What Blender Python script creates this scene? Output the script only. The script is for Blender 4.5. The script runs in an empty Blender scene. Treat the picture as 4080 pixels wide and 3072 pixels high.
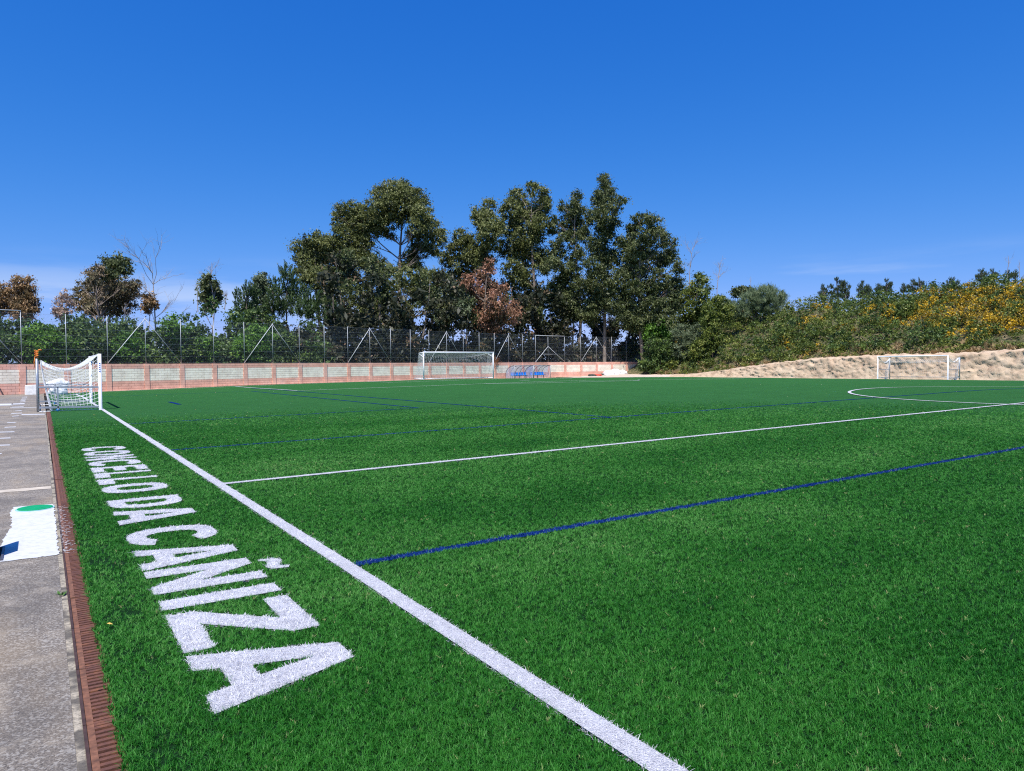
import bpy, math, random
import numpy as np
from mathutils import Vector, Matrix, noise as mnoise

SC = bpy.context.scene
COL = SC.collection
R = math.radians
rng = np.random.default_rng(7)
random.seed(7)

# ------------------------------------------------------------------ camera
FPX, CX, CH, YAW, PITCH, ROLL = 2891.55, -1.857, 1.5223, 0.5754, -0.0273, -0.0091
_r = np.array([math.cos(YAW), -math.sin(YAW), 0]); _f0 = np.array([math.sin(YAW), math.cos(YAW), 0]); _u0 = np.array([0, 0, 1.0])
FW = _f0 * math.cos(PITCH) + _u0 * math.sin(PITCH)
_u = -_f0 * math.sin(PITCH) + _u0 * math.cos(PITCH)
RC = _r * math.cos(ROLL) + _u * math.sin(ROLL)
UC = _u * math.cos(ROLL) - _r * math.sin(ROLL)
CAM = np.array([CX, 0.0, CH])
cd = bpy.data.cameras.new('camera')
cam = bpy.data.objects.new('camera', cd); COL.objects.link(cam)
cd.sensor_width = 36.0; cd.sensor_fit = 'HORIZONTAL'; cd.lens = FPX / 4080 * 36
cd.clip_start = 0.05; cd.clip_end = 6000
m = Matrix.Identity(4)
for i in range(3):
    m[i][0] = RC[i]; m[i][1] = UC[i]; m[i][2] = -FW[i]; m[i][3] = CAM[i]
cam.matrix_world = m
SC.camera = cam

def ray(u, v): return FW + RC * (u - 2040) / FPX - UC * (v - 1536) / FPX      # photo pixel -> direction, unit depth
def at_depth(u, v, D): return CAM + ray(u, v) * D
def at_z(u, v, z): d = ray(u, v); return CAM + d * (z - CH) / d[2]
def at_x(u, v, x): d = ray(u, v); return CAM + d * (x - CX) / d[0]

# ------------------------------------------------------------------ light
TO_SUN = Vector((-0.29, -0.38, 0.88)).normalized()
SUN_EL = math.asin(TO_SUN.z); SUN_AZ = math.atan2(TO_SUN.x, TO_SUN.y)
world = bpy.data.worlds.new('World'); SC.world = world; world.use_nodes = True
nt = world.node_tree; nt.nodes.clear()
out = nt.nodes.new('ShaderNodeOutputWorld'); bg = nt.nodes.new('ShaderNodeBackground')
sky = nt.nodes.new('ShaderNodeTexSky'); sky.sky_type = 'NISHITA'; sky.sun_disc = False
sky.sun_elevation = SUN_EL; sky.sun_rotation = SUN_AZ
sky.altitude = 400; sky.air_density = 1.0; sky.dust_density = 0.15; sky.ozone_density = 4.0
tc = nt.nodes.new('ShaderNodeTexCoord')
def wmath(op, a, b):
    x = nt.nodes.new('ShaderNodeMath'); x.operation = op
    for i, v in ((0, a), (1, b)):
        if isinstance(v, (int, float)): x.inputs[i].default_value = v
        else: nt.links.new(v, x.inputs[i])
    return x.outputs[0]
# deep clear-air blue: whole-sky tone (per-channel power) on the sky model, horizon glare kept low
vm = nt.nodes.new('ShaderNodeVectorMath'); vm.operation = 'ADD'; vm.inputs[1].default_value = (0, 0, .13)
nt.links.new(tc.outputs['Generated'], vm.inputs[0]); nt.links.new(vm.outputs[0], sky.inputs['Vector'])
sc_ = nt.nodes.new('ShaderNodeSeparateColor'); nt.links.new(sky.outputs[0], sc_.inputs[0])
hs = nt.nodes.new('ShaderNodeCombineColor'); ch = []
for k, (g_, a_) in enumerate(((2.84, 6.9), (1.25, .99), (.65, 1.01))):
    ch.append(wmath('MULTIPLY', wmath('POWER', wmath('MULTIPLY', sc_.outputs[k], .15), g_), a_ / .15))
ch[0] = wmath('MINIMUM', ch[0], wmath('MULTIPLY', ch[1], .72))
for k in range(3): nt.links.new(ch[k], hs.inputs[k])
# thin low cloud streaks
mp = nt.nodes.new('ShaderNodeMapping'); mp.inputs['Scale'].default_value = (2.2, 2.2, 22)
mp.inputs['Location'].default_value = (5.88, 3.52, 0.52)
nt.links.new(tc.outputs['Generated'], mp.inputs['Vector'])
nz = nt.nodes.new('ShaderNodeTexNoise'); nz.inputs['Scale'].default_value = 1.3; nz.inputs['Detail'].default_value = 6; nz.inputs['Roughness'].default_value = .55
nt.links.new(mp.outputs[0], nz.inputs['Vector'])
cr = nt.nodes.new('ShaderNodeMapRange'); cr.inputs[1].default_value = .48; cr.inputs[2].default_value = .7; cr.interpolation_type = 'SMOOTHSTEP'
nt.links.new(nz.outputs[0], cr.inputs[0])
sx = nt.nodes.new('ShaderNodeSeparateXYZ'); nt.links.new(tc.outputs['Generated'], sx.inputs[0])
b1 = nt.nodes.new('ShaderNodeMapRange'); b1.inputs[1].default_value = .15; b1.inputs[2].default_value = .06; b1.interpolation_type = 'SMOOTHSTEP'
nt.links.new(sx.outputs['Z'], b1.inputs[0])
mm = nt.nodes.new('ShaderNodeMath'); mm.operation = 'MULTIPLY'; nt.links.new(cr.outputs[0], mm.inputs[0]); nt.links.new(b1.outputs[0], mm.inputs[1])
m2 = nt.nodes.new('ShaderNodeMath'); m2.operation = 'MULTIPLY'; m2.inputs[1].default_value = .55; nt.links.new(mm.outputs[0], m2.inputs[0])
mixc = nt.nodes.new('ShaderNodeMixRGB'); mixc.inputs[2].default_value = (4.6, 5.1, 6.0, 1)
nt.links.new(m2.outputs[0], mixc.inputs[0]); nt.links.new(hs.outputs[0], mixc.inputs[1])
nt.links.new(mixc.outputs[0], bg.inputs['Color']); bg.inputs['Strength'].default_value = 0.122
nt.links.new(bg.outputs[0], out.inputs['Surface'])
sd = bpy.data.lights.new('sun', 'SUN'); sd.energy = 4.6; sd.angle = R(.53); sd.color = (1, .965, .91)
so = bpy.data.objects.new('sun', sd); COL.objects.link(so)
so.rotation_euler = (-TO_SUN).to_track_quat('-Z', 'Y').to_euler(); so.location = (-20, -20, 60)
SC.view_settings.view_transform = 'Standard'; SC.view_settings.look = 'None'
SC.view_settings.exposure = 0.45; SC.view_settings.gamma = 1.0; SC.view_settings.use_curve_mapping = False
SC.render.engine = 'CYCLES'
SC.cycles.use_denoising = False
SC.cycles.pixel_filter_type = 'BLACKMAN_HARRIS'; SC.cycles.filter_width = 1.15
SC.cycles.max_bounces = 6; SC.cycles.diffuse_bounces = 3; SC.cycles.transparent_max_bounces = 16

# ------------------------------------------------------------------ node helpers
class NT:
    def __init__(s, name):
        s.m = bpy.data.materials.new(name); s.m.use_nodes = True; s.t = s.m.node_tree
        s.b = s.t.nodes['Principled BSDF']; s.out = s.t.nodes['Material Output']
    def n(s, ty, **kw):
        x = s.t.nodes.new(ty)
        for k, v in kw.items(): setattr(x, k, v)
        return x
    def l(s, a, b): s.t.links.new(a, b)
    def pos(s):
        return s.n('ShaderNodeNewGeometry').outputs['Position']
    def noise(s, scale, detail=3, rough=.55, vec=None, stretch=None):
        x = s.n('ShaderNodeTexNoise'); x.inputs['Scale'].default_value = scale; x.inputs['Detail'].default_value = detail; x.inputs['Roughness'].default_value = rough
        v = vec or s.pos()
        if stretch:
            mpn = s.n('ShaderNodeMapping'); mpn.inputs['Scale'].default_value = stretch; s.l(v, mpn.inputs['Vector']); v = mpn.outputs[0]
        s.l(v, x.inputs['Vector']); return x.outputs[0]
    def ramp(s, fac, stops):
        x = s.n('ShaderNodeValToRGB'); e = x.color_ramp.elements
        while len(e) < len(stops): e.new(.5)
        for k, (p, c) in enumerate(stops): e[k].position = p; e[k].color = (*c, 1) if len(c) == 3 else c
        s.l(fac, x.inputs[0]); return x.outputs[0]
    def mix(s, fac, a, b, mode='MIX'):
        x = s.n('ShaderNodeMixRGB', blend_type=mode)
        for i, v in ((0, fac), (1, a), (2, b)):
            if isinstance(v, (int, float)): x.inputs[i].default_value = v
            elif isinstance(v, tuple): x.inputs[i].default_value = (*v, 1)
            else: s.l(v, x.inputs[i])
        return x.outputs[0]
    def rng(s, v, a, b, c=0, d=1):
        x = s.n('ShaderNodeMapRange'); s.l(v, x.inputs[0])
        for i, q in enumerate((a, b, c, d)): x.inputs[i + 1].default_value = q
        return x.outputs[0]
    def bump(s, h, strength, dist=.02):
        x = s.n('ShaderNodeBump'); x.inputs['Strength'].default_value = strength; x.inputs['Distance'].default_value = dist
        s.l(h, x.inputs['Height']); s.l(x.outputs[0], s.b.inputs['Normal'])
    def set(s, **kw):
        for k, v in kw.items(): s.b.inputs[k.replace('_', ' ')].default_value = v
    def color(s, c):
        if isinstance(c, tuple): s.b.inputs['Base Color'].default_value = (*c, 1)
        else: s.l(c, s.b.inputs['Base Color'])

MAT = {}
def simple(name, c, rough=.5, metal=0, var=.12, scale=8, spec=.5):
    q = NT(name); a = tuple(x * (1 - var) for x in c); b = tuple(min(1, x * (1 + var)) for x in c)
    q.color(q.ramp(q.noise(scale), [(.3, a), (.7, b)])); q.set(Roughness=rough, Metallic=metal); q.b.inputs['Specular IOR Level'].default_value = spec
    MAT[name] = q.m; return q.m

def foliage(name, stops, transl=.28, rough=.5, spec=.35):
    q = NT(name); at = q.n('ShaderNodeAttribute', attribute_name='rnd')
    c = q.ramp(at.outputs['Fac'], stops); q.color(c); q.set(Roughness=rough); q.b.inputs['Specular IOR Level'].default_value = spec
    tr = q.n('ShaderNodeBsdfTranslucent'); q.l(c, tr.inputs['Color'])
    mx = q.n('ShaderNodeMixShader'); mx.inputs[0].default_value = transl
    q.l(q.b.outputs[0], mx.inputs[1]); q.l(tr.outputs[0], mx.inputs[2]); q.l(mx.outputs[0], q.out.inputs['Surface'])
    MAT[name] = q.m; return q.m

# ------------------------------------------------------------------ mesh helpers
def tag(o, label=None, cat=None, group=None, kind=None):
    if label: o['label'] = label
    if cat: o['category'] = cat
    if group: o['group'] = group
    if kind: o['kind'] = kind
    return o
def link(name, me, mat, parent=None):
    o = bpy.data.objects.new(name, me); COL.objects.link(o)
    if mat is not None and len(me.materials) == 0: me.materials.append(MAT[mat] if isinstance(mat, str) else mat)
    if parent is not None: o.parent = parent
    return o
def empty(name, loc=(0, 0, 0), rz=0):
    o = bpy.data.objects.new(name, None); COL.objects.link(o); o.location = loc; o.rotation_euler = (0, 0, rz); o.empty_display_size = .3
    return o
def mesh_np(name, V, F, attrs=None, smooth=False):
    V = np.asarray(V, dtype=np.float32).reshape(-1, 3); F = np.asarray(F, dtype=np.int32); k = F.shape[1]; n = len(F)
    me = bpy.data.meshes.new(name); me.vertices.add(len(V)); me.vertices.foreach_set('co', V.ravel())
    me.loops.add(n * k); me.loops.foreach_set('vertex_index', F.ravel())
    me.polygons.add(n); me.polygons.foreach_set('loop_start', np.arange(n, dtype=np.int32) * k)
    try: me.polygons.foreach_set('loop_total', np.full(n, k, dtype=np.int32))
    except Exception: pass
    if smooth: me.polygons.foreach_set('use_smooth', np.ones(n, dtype=bool))
    for a, v in (attrs or {}).items():
        at = me.attributes.new(a, 'FLOAT', 'POINT'); at.data.foreach_set('value', np.asarray(v, dtype=np.float32))
    me.update(calc_edges=True); me.validate(); return me
class MB:
    def __init__(s): s.v = []; s.f = []
    def add(s, vs, fs):
        o = len(s.v); s.v += [tuple(x) for x in vs]; s.f += [tuple(i + o for i in f) for f in fs]; return s
    def box(s, x0, x1, y0, y1, z0, z1):
        return s.add([(x0, y0, z0), (x1, y0, z0), (x1, y1, z0), (x0, y1, z0), (x0, y0, z1), (x1, y0, z1), (x1, y1, z1), (x0, y1, z1)],
                     [(0, 3, 2, 1), (4, 5, 6, 7), (0, 1, 5, 4), (1, 2, 6, 5), (2, 3, 7, 6), (3, 0, 4, 7)])
    def bar(s, a, b, w, h=None, up=(0, 0, 1)):
        a = Vector(a); b = Vector(b); d = (b - a).normalized(); up = Vector(up)
        if abs(d.dot(up)) > .95: up = Vector((1, 0, 0))
        x = d.cross(up).normalized() * w / 2; y = x.cross(d).normalized() * (h or w) / 2
        vs = [p + i * x + j * y for p in (a, b) for i, j in ((-1, -1), (1, -1), (1, 1), (-1, 1))]
        return s.add(vs, [(0, 1, 2, 3), (7, 6, 5, 4), (0, 4, 5, 1), (1, 5, 6, 2), (2, 6, 7, 3), (3, 7, 4, 0)])
    def tube(s, pts, rad, n=8, cap=True):
        pts = [Vector(p) for p in pts]
        if not hasattr(rad, '__len__'): rad = [rad] * len(pts)
        o = len(s.v); px = None
        for i, p in enumerate(pts):
            d = (pts[min(i + 1, len(pts) - 1)] - pts[max(i - 1, 0)])
            if d.length < 1e-9: d = Vector((0, 0, 1))
            d.normalize()
            if px is None: px = d.orthogonal().normalized()
            px = (px - d * px.dot(d)).normalized(); py = d.cross(px)
            for k in range(n):
                t = 2 * math.pi * k / n; s.v.append(tuple(p + (px * math.cos(t) + py * math.sin(t)) * rad[i]))
        for i in range(len(pts) - 1):
            for k in range(n):
                a = o + i * n + k; b = o + i * n + (k + 1) % n; s.f.append((a, b, b + n, a + n))
        if cap and n > 2: s.f.append(tuple(o + k for k in range(n))[::-1]); s.f.append(tuple(o + (len(pts) - 1) * n + k for k in range(n)))
        return s
    def lathe(s, prof, n=24, c=(0, 0, 0)):
        o = len(s.v)
        for r, z in prof:
            for k in range(n):
                t = 2 * math.pi * k / n; s.v.append((c[0] + r * math.cos(t), c[1] + r * math.sin(t), c[2] + z))
        for i in range(len(prof) - 1):
            for k in range(n):
                a = o + i * n + k; b = o + i * n + (k + 1) % n; s.f.append((a, b, b + n, a + n))
        s.f.append(tuple(o + (len(prof) - 1) * n + k for k in range(n)))
        return s
    def mesh(s, name, smooth=False):
        me = bpy.data.meshes.new(name); me.from_pydata(s.v, [], s.f); me.update()
        if smooth:
            me.polygons.foreach_set('use_smooth', [True] * len(me.polygons))
        return me
    def build(s, name, mat, parent=None, smooth=False): return link(name, s.mesh(name, smooth), mat, parent)
def sstep(t): t = np.clip(t, 0, 1); return t * t * (3 - 2 * t)

# ------------------------------------------------------------------ layout (metres; touchline at x=0, y away from the camera)
W, YE, YH, YB1, YB2, Y7 = 62.31, 59.95, 9.976, 5.295, 14.746, 34.41
CROWN = .3313
TH = R(18.09); WC, WS = math.cos(TH), math.sin(TH); BAY = 2.76; W0 = (-2.94, 59.58); WTOP, FENCE_H = 1.93, 3.51
W1 = (W0[0] + 22 * BAY * WC, W0[1] + 22 * BAY * WS)
def wall_pt(i): return (W0[0] + i * BAY * WC, W0[1] + i * BAY * WS) if i <= 22 else (W1[0] + (i - 22) * BAY, W1[1])
def wall_y(x): return np.where(np.asarray(x) < W1[0], W0[1] + (np.asarray(x) - W0[0]) * math.tan(TH), W1[1])
def gz(x, y):
    x = np.asarray(x, float); y = np.asarray(y, float)
    z = CROWN * (1 - np.abs(2 * np.clip(x, 0, W) / W - 1)); t = np.abs(x - W / 2); z = np.where(t < 3, z - CROWN * (3 - t) ** 2 / (6 * W / 2) , z)
    z = z - .04 * np.clip(x - W, 0, 2.5)
    z = z - .12 * sstep((y - 44) / 13) * (1 - sstep(x / 22))
    k = sstep((y - 60.2) / 12)
    return z * (1 - k) + k * -.1

# ------------------------------------------------------------------ materials
def mk_turf(name, pale, dark, speck, infill=False):
    q = NT(name)
    big = q.noise(.55, 4, .6); fine = q.noise(38, 3, .8); mid = q.noise(5, 4, .75)
    c = q.ramp(fine, [(.30, dark), (.5, pale), (.72, speck)])
    c = q.mix(q.rng(big, .3, .7, .0, .34), c, tuple(x * 1.25 + .006 for x in pale))
    c = q.mix(q.rng(mid, .35, .65, .0, .3), c, dark)
    wide = q.noise(.9, 3, .7); c = q.mix(q.rng(wide, .4, .6, 0, .3), c, tuple(x * .72 for x in pale))
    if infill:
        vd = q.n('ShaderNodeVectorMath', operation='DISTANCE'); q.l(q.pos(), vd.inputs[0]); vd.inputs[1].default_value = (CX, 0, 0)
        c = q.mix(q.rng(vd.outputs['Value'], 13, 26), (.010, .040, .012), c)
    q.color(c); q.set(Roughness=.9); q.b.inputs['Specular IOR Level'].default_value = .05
    q.bump(q.noise(120, 2, .7), .9, .03); MAT[name] = q.m
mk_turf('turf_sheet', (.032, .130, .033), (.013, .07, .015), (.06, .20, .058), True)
mk_turf('line_white_sheet', (.66, .65, .68), (.42, .41, .45), (.8, .8, .82))
mk_turf('line_blue_sheet', (.004, .028, .17), (.002, .015, .09), (.01, .05, .26))
def mk_blade(name, stops, transl=.2, rough=.38, spec=.5):
    q = NT(name); at = q.n('ShaderNodeAttribute', attribute_name='tint', attribute_type='INSTANCER')
    c = q.ramp(at.outputs['Fac'], stops); q.color(c); q.set(Roughness=rough); q.b.inputs['Specular IOR Level'].default_value = spec
    tr = q.n('ShaderNodeBsdfTranslucent'); q.l(c, tr.inputs['Color']); mx = q.n('ShaderNodeMixShader'); mx.inputs[0].default_value = transl
    q.l(q.b.outputs[0], mx.inputs[1]); q.l(tr.outputs[0], mx.inputs[2]); q.l(mx.outputs[0], q.out.inputs['Surface']); MAT[name] = q.m
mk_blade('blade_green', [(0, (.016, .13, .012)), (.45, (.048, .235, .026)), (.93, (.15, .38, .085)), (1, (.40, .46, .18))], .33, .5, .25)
mk_blade('blade_white', [(0, (.68, .67, .71)), (1, (.86, .86, .88))], .25, .5, .3)
mk_blade('blade_blue', [(0, (.003, .022, .16)), (1, (.01, .06, .3))])

q = NT('concrete')
vo = q.n('ShaderNodeTexVoronoi'); vo.inputs['Scale'].default_value = 95; q.l(q.pos(), vo.inputs['Vector'])
n1 = q.noise(85, 4, .8); n2 = q.noise(1.1, 4, .6); n3 = q.noise(5, 4, .65)
c = q.ramp(n1, [(.34, (.05, .041, .033)), (.46, (.16, .133, .106)), (.56, (.25, .21, .166)), (.7, (.56, .49, .40))])
sp = q.n('ShaderNodeSeparateColor'); q.l(vo.outputs['Color'], sp.inputs[0])
c = q.mix(q.rng(sp.outputs[0], .72, .8, 0, .55), c, (.5, .46, .4))
c = q.mix(q.rng(n2, .42, .6, 0, .5), c, (.085, .075, .066))
c = q.mix(q.rng(n3, .52, .72, 0, .5), c, (.44, .37, .28)); c = q.mix(q.rng(q.noise(.45, 4, .7, stretch=(2.2, .8, 1)), .5, .66, 0, .4), c, (.34, .25, .15))
q.color(c); q.set(Roughness=.9); q.bump(n1, .8, .012); MAT['concrete'] = q.m
q = NT('dirt'); n1 = q.noise(.9, 6, .65); n2 = q.noise(6, 6, .7); n3 = q.noise(2.2, 5, .7, stretch=(.6, .6, 2.2))
c = q.ramp(n1, [(.32, (.36, .23, .14)), (.5, (.50, .36, .235)), (.68, (.58, .45, .31))])
c = q.mix(q.rng(n2, .42, .62, 0, .55), c, (.56, .43, .30)); c = q.mix(q.rng(n3, .57, .7, 0, .65), c, (.21, .12, .06))
q.color(c); q.set(Roughness=.95); q.bump(n2, .9, .07); MAT['dirt'] = q.m
q = NT('pale_dirt'); n2 = q.noise(4, 5, .7); q.color(q.ramp(n2, [(.3, (.46, .35, .27)), (.6, (.58, .47, .38))])); q.set(Roughness=.95); q.bump(n2, .6, .08); MAT['pale_dirt'] = q.m
q = NT('hill_soil'); n2 = q.noise(1.5, 6, .7); n4 = q.noise(9, 4, .7)
c = q.ramp(n2, [(.3, (.05, .05, .02)), (.5, (.11, .1, .04)), (.62, (.26, .19, .1)), (.75, (.4, .3, .18))]); c = q.mix(q.rng(n4, .4, .7, 0, .5), c, (.04, .05, .015))
q.color(c); q.set(Roughness=.95); q.bump(n4, .8, .2); MAT['hill_soil'] = q.m
q = NT('wild_ground'); n2 = q.noise(.6, 6, .7); q.color(q.ramp(n2, [(.35, (.03, .035, .015)), (.6, (.09, .075, .035)), (.8, (.16, .11, .06))])); q.set(Roughness=.95); MAT['wild_ground'] = q.m
def mk_brick(name, c, stain, white):
    q = NT(name); a = q.noise(2.1, 2, .5); b = q.noise(30, 4, .7); st = q.noise(1.4, 5, .65, stretch=(1, 1, .18))
    col = q.ramp(a, [(.3, tuple(x * .82 for x in c)), (.7, tuple(min(1, x * 1.15) for x in c))])
    col = q.mix(q.rng(b, .4, .75, 0, .35), col, tuple(x * .7 for x in c))
    col = q.mix(q.rng(st, .5, .75, 0, .5), col, stain); col = q.mix(q.rng(q.noise(.8, 3), .5, .7, 0, .35), col, white)
    q.color(col); q.set(Roughness=.92); q.bump(b, .35, .01); MAT[name] = q.m
mk_brick('block_red', (.80, .42, .31), (.66, .34, .25), (.84, .58, .49))
mk_brick('block_cream', (.92, .80, .64), (.74, .63, .51), (.92, .81, .70))
simple('mortar', (.38, .27, .21), .95, var=.2, scale=12)
q = NT('rust'); a = q.noise(14, 4, .7); b = q.noise(90, 3, .7)
c = q.ramp(a, [(.3, (.10, .042, .028)), (.55, (.17, .068, .040)), (.72, (.27, .105, .042))]); c = q.mix(q.rng(b, .45, .7, 0, .5), c, (.075, .033, .024))
q.color(c); q.set(Roughness=.75, Metallic=.15); q.bump(b, .5, .004); MAT['rust'] = q.m
simple('rust_orange', (.17, .072, .038), .8, var=.45, scale=25)
simple('rust_dark', (.052, .025, .02), .85, var=.4, scale=20)
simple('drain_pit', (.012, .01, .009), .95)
q = NT('kerb_mortar'); n = q.noise(40, 4, .7); n2_ = q.noise(5, 3)
c = q.ramp(n, [(.35, (.14, .12, .09)), (.6, (.42, .36, .27))]); c = q.mix(q.rng(n2_, .5, .6, 0, .85), c, (.07, .06, .05)); q.color(c); q.set(Roughness=.95); q.bump(n, .9, .01); MAT['kerb_mortar'] = q.m
simple('kerb_pale', (.5, .43, .34), .9, var=.2, scale=6)
q = NT('white_patch'); n = q.noise(14, 4, .6); n2_ = q.noise(2.5, 3); c = q.ramp(n, [(.3, (.46, .46, .47)), (.55, (.56, .56, .57))]); c = q.mix(q.rng(n2_, .55, .75, 0, .3), c, (.4, .38, .35)); q.color(c); q.set(Roughness=.8); q.bump(n, .15, .01); MAT['white_patch'] = q.m
simple('lid_green', (.0, .30, .10), .55, var=.12, scale=12)
simple('lid_rim', (.25, .5, .5), .6)
simple('goal_white', (.82, .82, .84), .3, var=.03)
simple('galvanised', (.36, .39, .43), .42, metal=.5, var=.15, scale=20)
simple('fence_steel', (.36, .38, .40), .5, metal=.3, var=.12, scale=6)
simple('brace_white', (.55, .56, .56), .45, var=.08)
simple('net_white', (.80, .80, .80), .7, var=.04)
simple('orange_strap', (.75, .22, .02), .6, var=.15, scale=40)
simple('blue_plastic', (.015, .27, .80), .35, var=.08)
simple('blue_mark', (.02, .1, .45), .5)
simple('dark_tube', (.10, .10, .12), .45, metal=.4)
simple('white_sack', (.78, .78, .80), .75, var=.08, scale=5)
simple('red_sack', (.55, .06, .04), .7, var=.15)
simple('dark_sheet', (.03, .04, .03), .7, var=.3)
simple('leaf_litter', (.6, .38, .08), .8)
simple('plank_wood', (.5, .22, .09), .8, var=.2)
simple('concrete_block', (.72, .71, .68), .9, var=.14, scale=7)
simple('box_dark', (.03, .03, .035), .5, var=.2)
simple('bark_pale', (.24, .19, .15), .9, var=.4, scale=1.6)
simple('bark_dark', (.11, .085, .065), .95, var=.4, scale=2)
simple('twig_grey', (.34, .29, .25), .9, var=.25, scale=2)
simple('dry_vine', (.25, .1, .04), .9, var=.4, scale=9)
q = NT('polycarbonate'); q.color((.62, .66, .80)); q.set(Roughness=.25)
tr = q.n('ShaderNodeBsdfTransparent'); tr.inputs[0].default_value = (.86, .87, .94, 1); mx = q.n('ShaderNodeMixShader'); mx.inputs[0].default_value = .27
q.l(tr.outputs[0], mx.inputs[1]); q.l(q.b.outputs[0], mx.inputs[2]); q.l(mx.outputs[0], q.out.inputs['Surface']); MAT['polycarbonate'] = q.m
# chain link: diamond wires as a procedural cut-out on the mesh sheet
q = NT('chain_link'); q.color((.26, .28, .30)); q.set(Roughness=.5, Metallic=.3)
uvn = q.n('ShaderNodeUVMap'); su = q.n('ShaderNodeSeparateXYZ'); q.l(uvn.outputs[0], su.inputs[0])
def mth(op, a, b=None):
    x = q.n('ShaderNodeMath', operation=op)
    for i, v in ((0, a), (1, b)):
        if v is None: continue
        if isinstance(v, (int, float)): x.inputs[i].default_value = v
        else: q.l(v, x.inputs[i])
    return x.outputs[0]
ws = []
for sg in ('ADD', 'SUBTRACT'):
    d_ = mth(sg, su.outputs[0], su.outputs[1]); fr = mth('FRACT', mth('DIVIDE', d_, .085)); ws.append(mth('LESS_THAN', fr, .035))
fac = mth('MAXIMUM', ws[0], ws[1])
tr = q.n('ShaderNodeBsdfTransparent'); mx = q.n('ShaderNodeMixShader'); q.l(fac, mx.inputs[0]); q.l(tr.outputs[0], mx.inputs[1]); q.l(q.b.outputs[0], mx.inputs[2]); q.l(mx.outputs[0], q.out.inputs['Surface']); MAT['chain_link'] = q.m

foliage('leaf_mixed', [(0, (.05, .052, .03)), (.4, (.13, .12, .06)), (.72, (.23, .17, .09)), (1, (.42, .31, .19))], .2)
foliage('leaf_euc', [(0, (.03, .042, .015)), (.3, (.085, .105, .028)), (.7, (.185, .205, .058)), (1, (.32, .33, .13))])
foliage('leaf_euc_dark', [(0, (.025, .038, .015)), (.35, (.065, .088, .028)), (.75, (.14, .165, .055)), (1, (.25, .27, .12))])
foliage('leaf_euc_brown', [(0, (0.070, 0.056, 0.028)), (.35, (0.168, 0.119, 0.053)), (.7, (0.336, 0.196, 0.084)), (1, (0.504, 0.336, 0.182))], .2)
foliage('leaf_red', [(0, (0.070, 0.049, 0.028)), (.3, (0.168, 0.105, 0.056)), (.65, (0.350, 0.168, 0.098)), (1, (0.588, 0.308, 0.196))], .2)
foliage('leaf_pale', [(0, (0.182, 0.126, 0.091)), (.5, (0.378, 0.266, 0.196)), (1, (0.630, 0.476, 0.378))], .2)
foliage('needle_pine', [(0, (0.017, 0.036, 0.014)), (.5, (0.048, 0.090, 0.025)), (1, (0.119, 0.182, 0.049))], .12)
foliage('needle_far', [(0, (0.025, 0.045, 0.020)), (.5, (0.056, 0.087, 0.031)), (1, (0.112, 0.140, 0.056))], .12)
foliage('leaf_thicket', [(0, (0.017, 0.036, 0.014)), (.4, (0.050, 0.092, 0.025)), (.75, (0.119, 0.189, 0.042)), (1, (0.224, 0.308, 0.070))])
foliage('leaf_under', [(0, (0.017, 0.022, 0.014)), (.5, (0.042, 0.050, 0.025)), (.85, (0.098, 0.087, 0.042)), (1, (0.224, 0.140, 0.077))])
foliage('leaf_bright', [(0, (0.035, 0.091, 0.014)), (.5, (0.105, 0.224, 0.025)), (1, (0.210, 0.378, 0.056))])
foliage('leaf_fern', [(0, (.04, .06, .014)), (.35, (.10, .145, .026)), (.72, (.19, .23, .04)), (1, (.36, .36, .09))])
foliage('leaf_broom', [(0, (.05, .055, .016)), (.25, (.16, .13, .02)), (.5, (.42, .27, .015)), (1, (.85, .53, .02))], .2)
foliage('leaf_greygreen', [(0, (0.070, 0.095, 0.050)), (.5, (0.140, 0.182, 0.095)), (1, (0.266, 0.308, 0.168))])
foliage('leaf_broom_green', [(0, (.09, .13, .06)), (.5, (.17, .23, .11)), (1, (.30, .36, .2))])
foliage('leaf_dry', [(0, (0.168, 0.119, 0.056)), (.5, (0.364, 0.252, 0.119)), (1, (0.644, 0.490, 0.266))], .2)

# ------------------------------------------------------------------ setting: ground, pitch, apron
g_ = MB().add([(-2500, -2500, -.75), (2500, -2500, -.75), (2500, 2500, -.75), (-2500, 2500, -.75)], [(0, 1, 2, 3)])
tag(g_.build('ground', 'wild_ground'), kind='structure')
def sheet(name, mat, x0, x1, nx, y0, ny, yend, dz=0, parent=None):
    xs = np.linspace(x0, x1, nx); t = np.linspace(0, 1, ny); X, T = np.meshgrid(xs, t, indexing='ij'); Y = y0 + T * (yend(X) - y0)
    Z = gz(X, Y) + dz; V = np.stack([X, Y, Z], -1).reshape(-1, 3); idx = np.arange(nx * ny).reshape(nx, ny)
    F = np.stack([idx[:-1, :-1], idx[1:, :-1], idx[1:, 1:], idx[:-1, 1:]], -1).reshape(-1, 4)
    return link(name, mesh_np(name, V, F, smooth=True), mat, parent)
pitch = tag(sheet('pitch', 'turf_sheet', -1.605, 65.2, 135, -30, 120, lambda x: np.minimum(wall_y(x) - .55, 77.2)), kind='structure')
apron = tag(sheet('concrete_apron', 'concrete', -14, -1.775, 30, -30, 90, lambda x: wall_y(x) - .12), kind='structure')
strip = tag(sheet('wall_footing_strip', 'kerb_pale', -1.6, 60, 60, 50, 2, lambda x: wall_y(x) - .05, dz=.02), kind='structure')
_v = strip.data.vertices
for k in range(60):
    x = _v[2 * k].co.x; y1 = float(wall_y(x)); _v[2 * k].co = (x, y1 - .56, float(gz(x, y1 - .56)) + .012); _v[2 * k + 1].co = (x, y1 - .09, float(gz(x, y1)) + .012)
mk = MB().box(-1.775, -1.742, -6, 57.2, -.12, -.002); mk.build('kerb_strip', 'kerb_mortar', apron)

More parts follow.
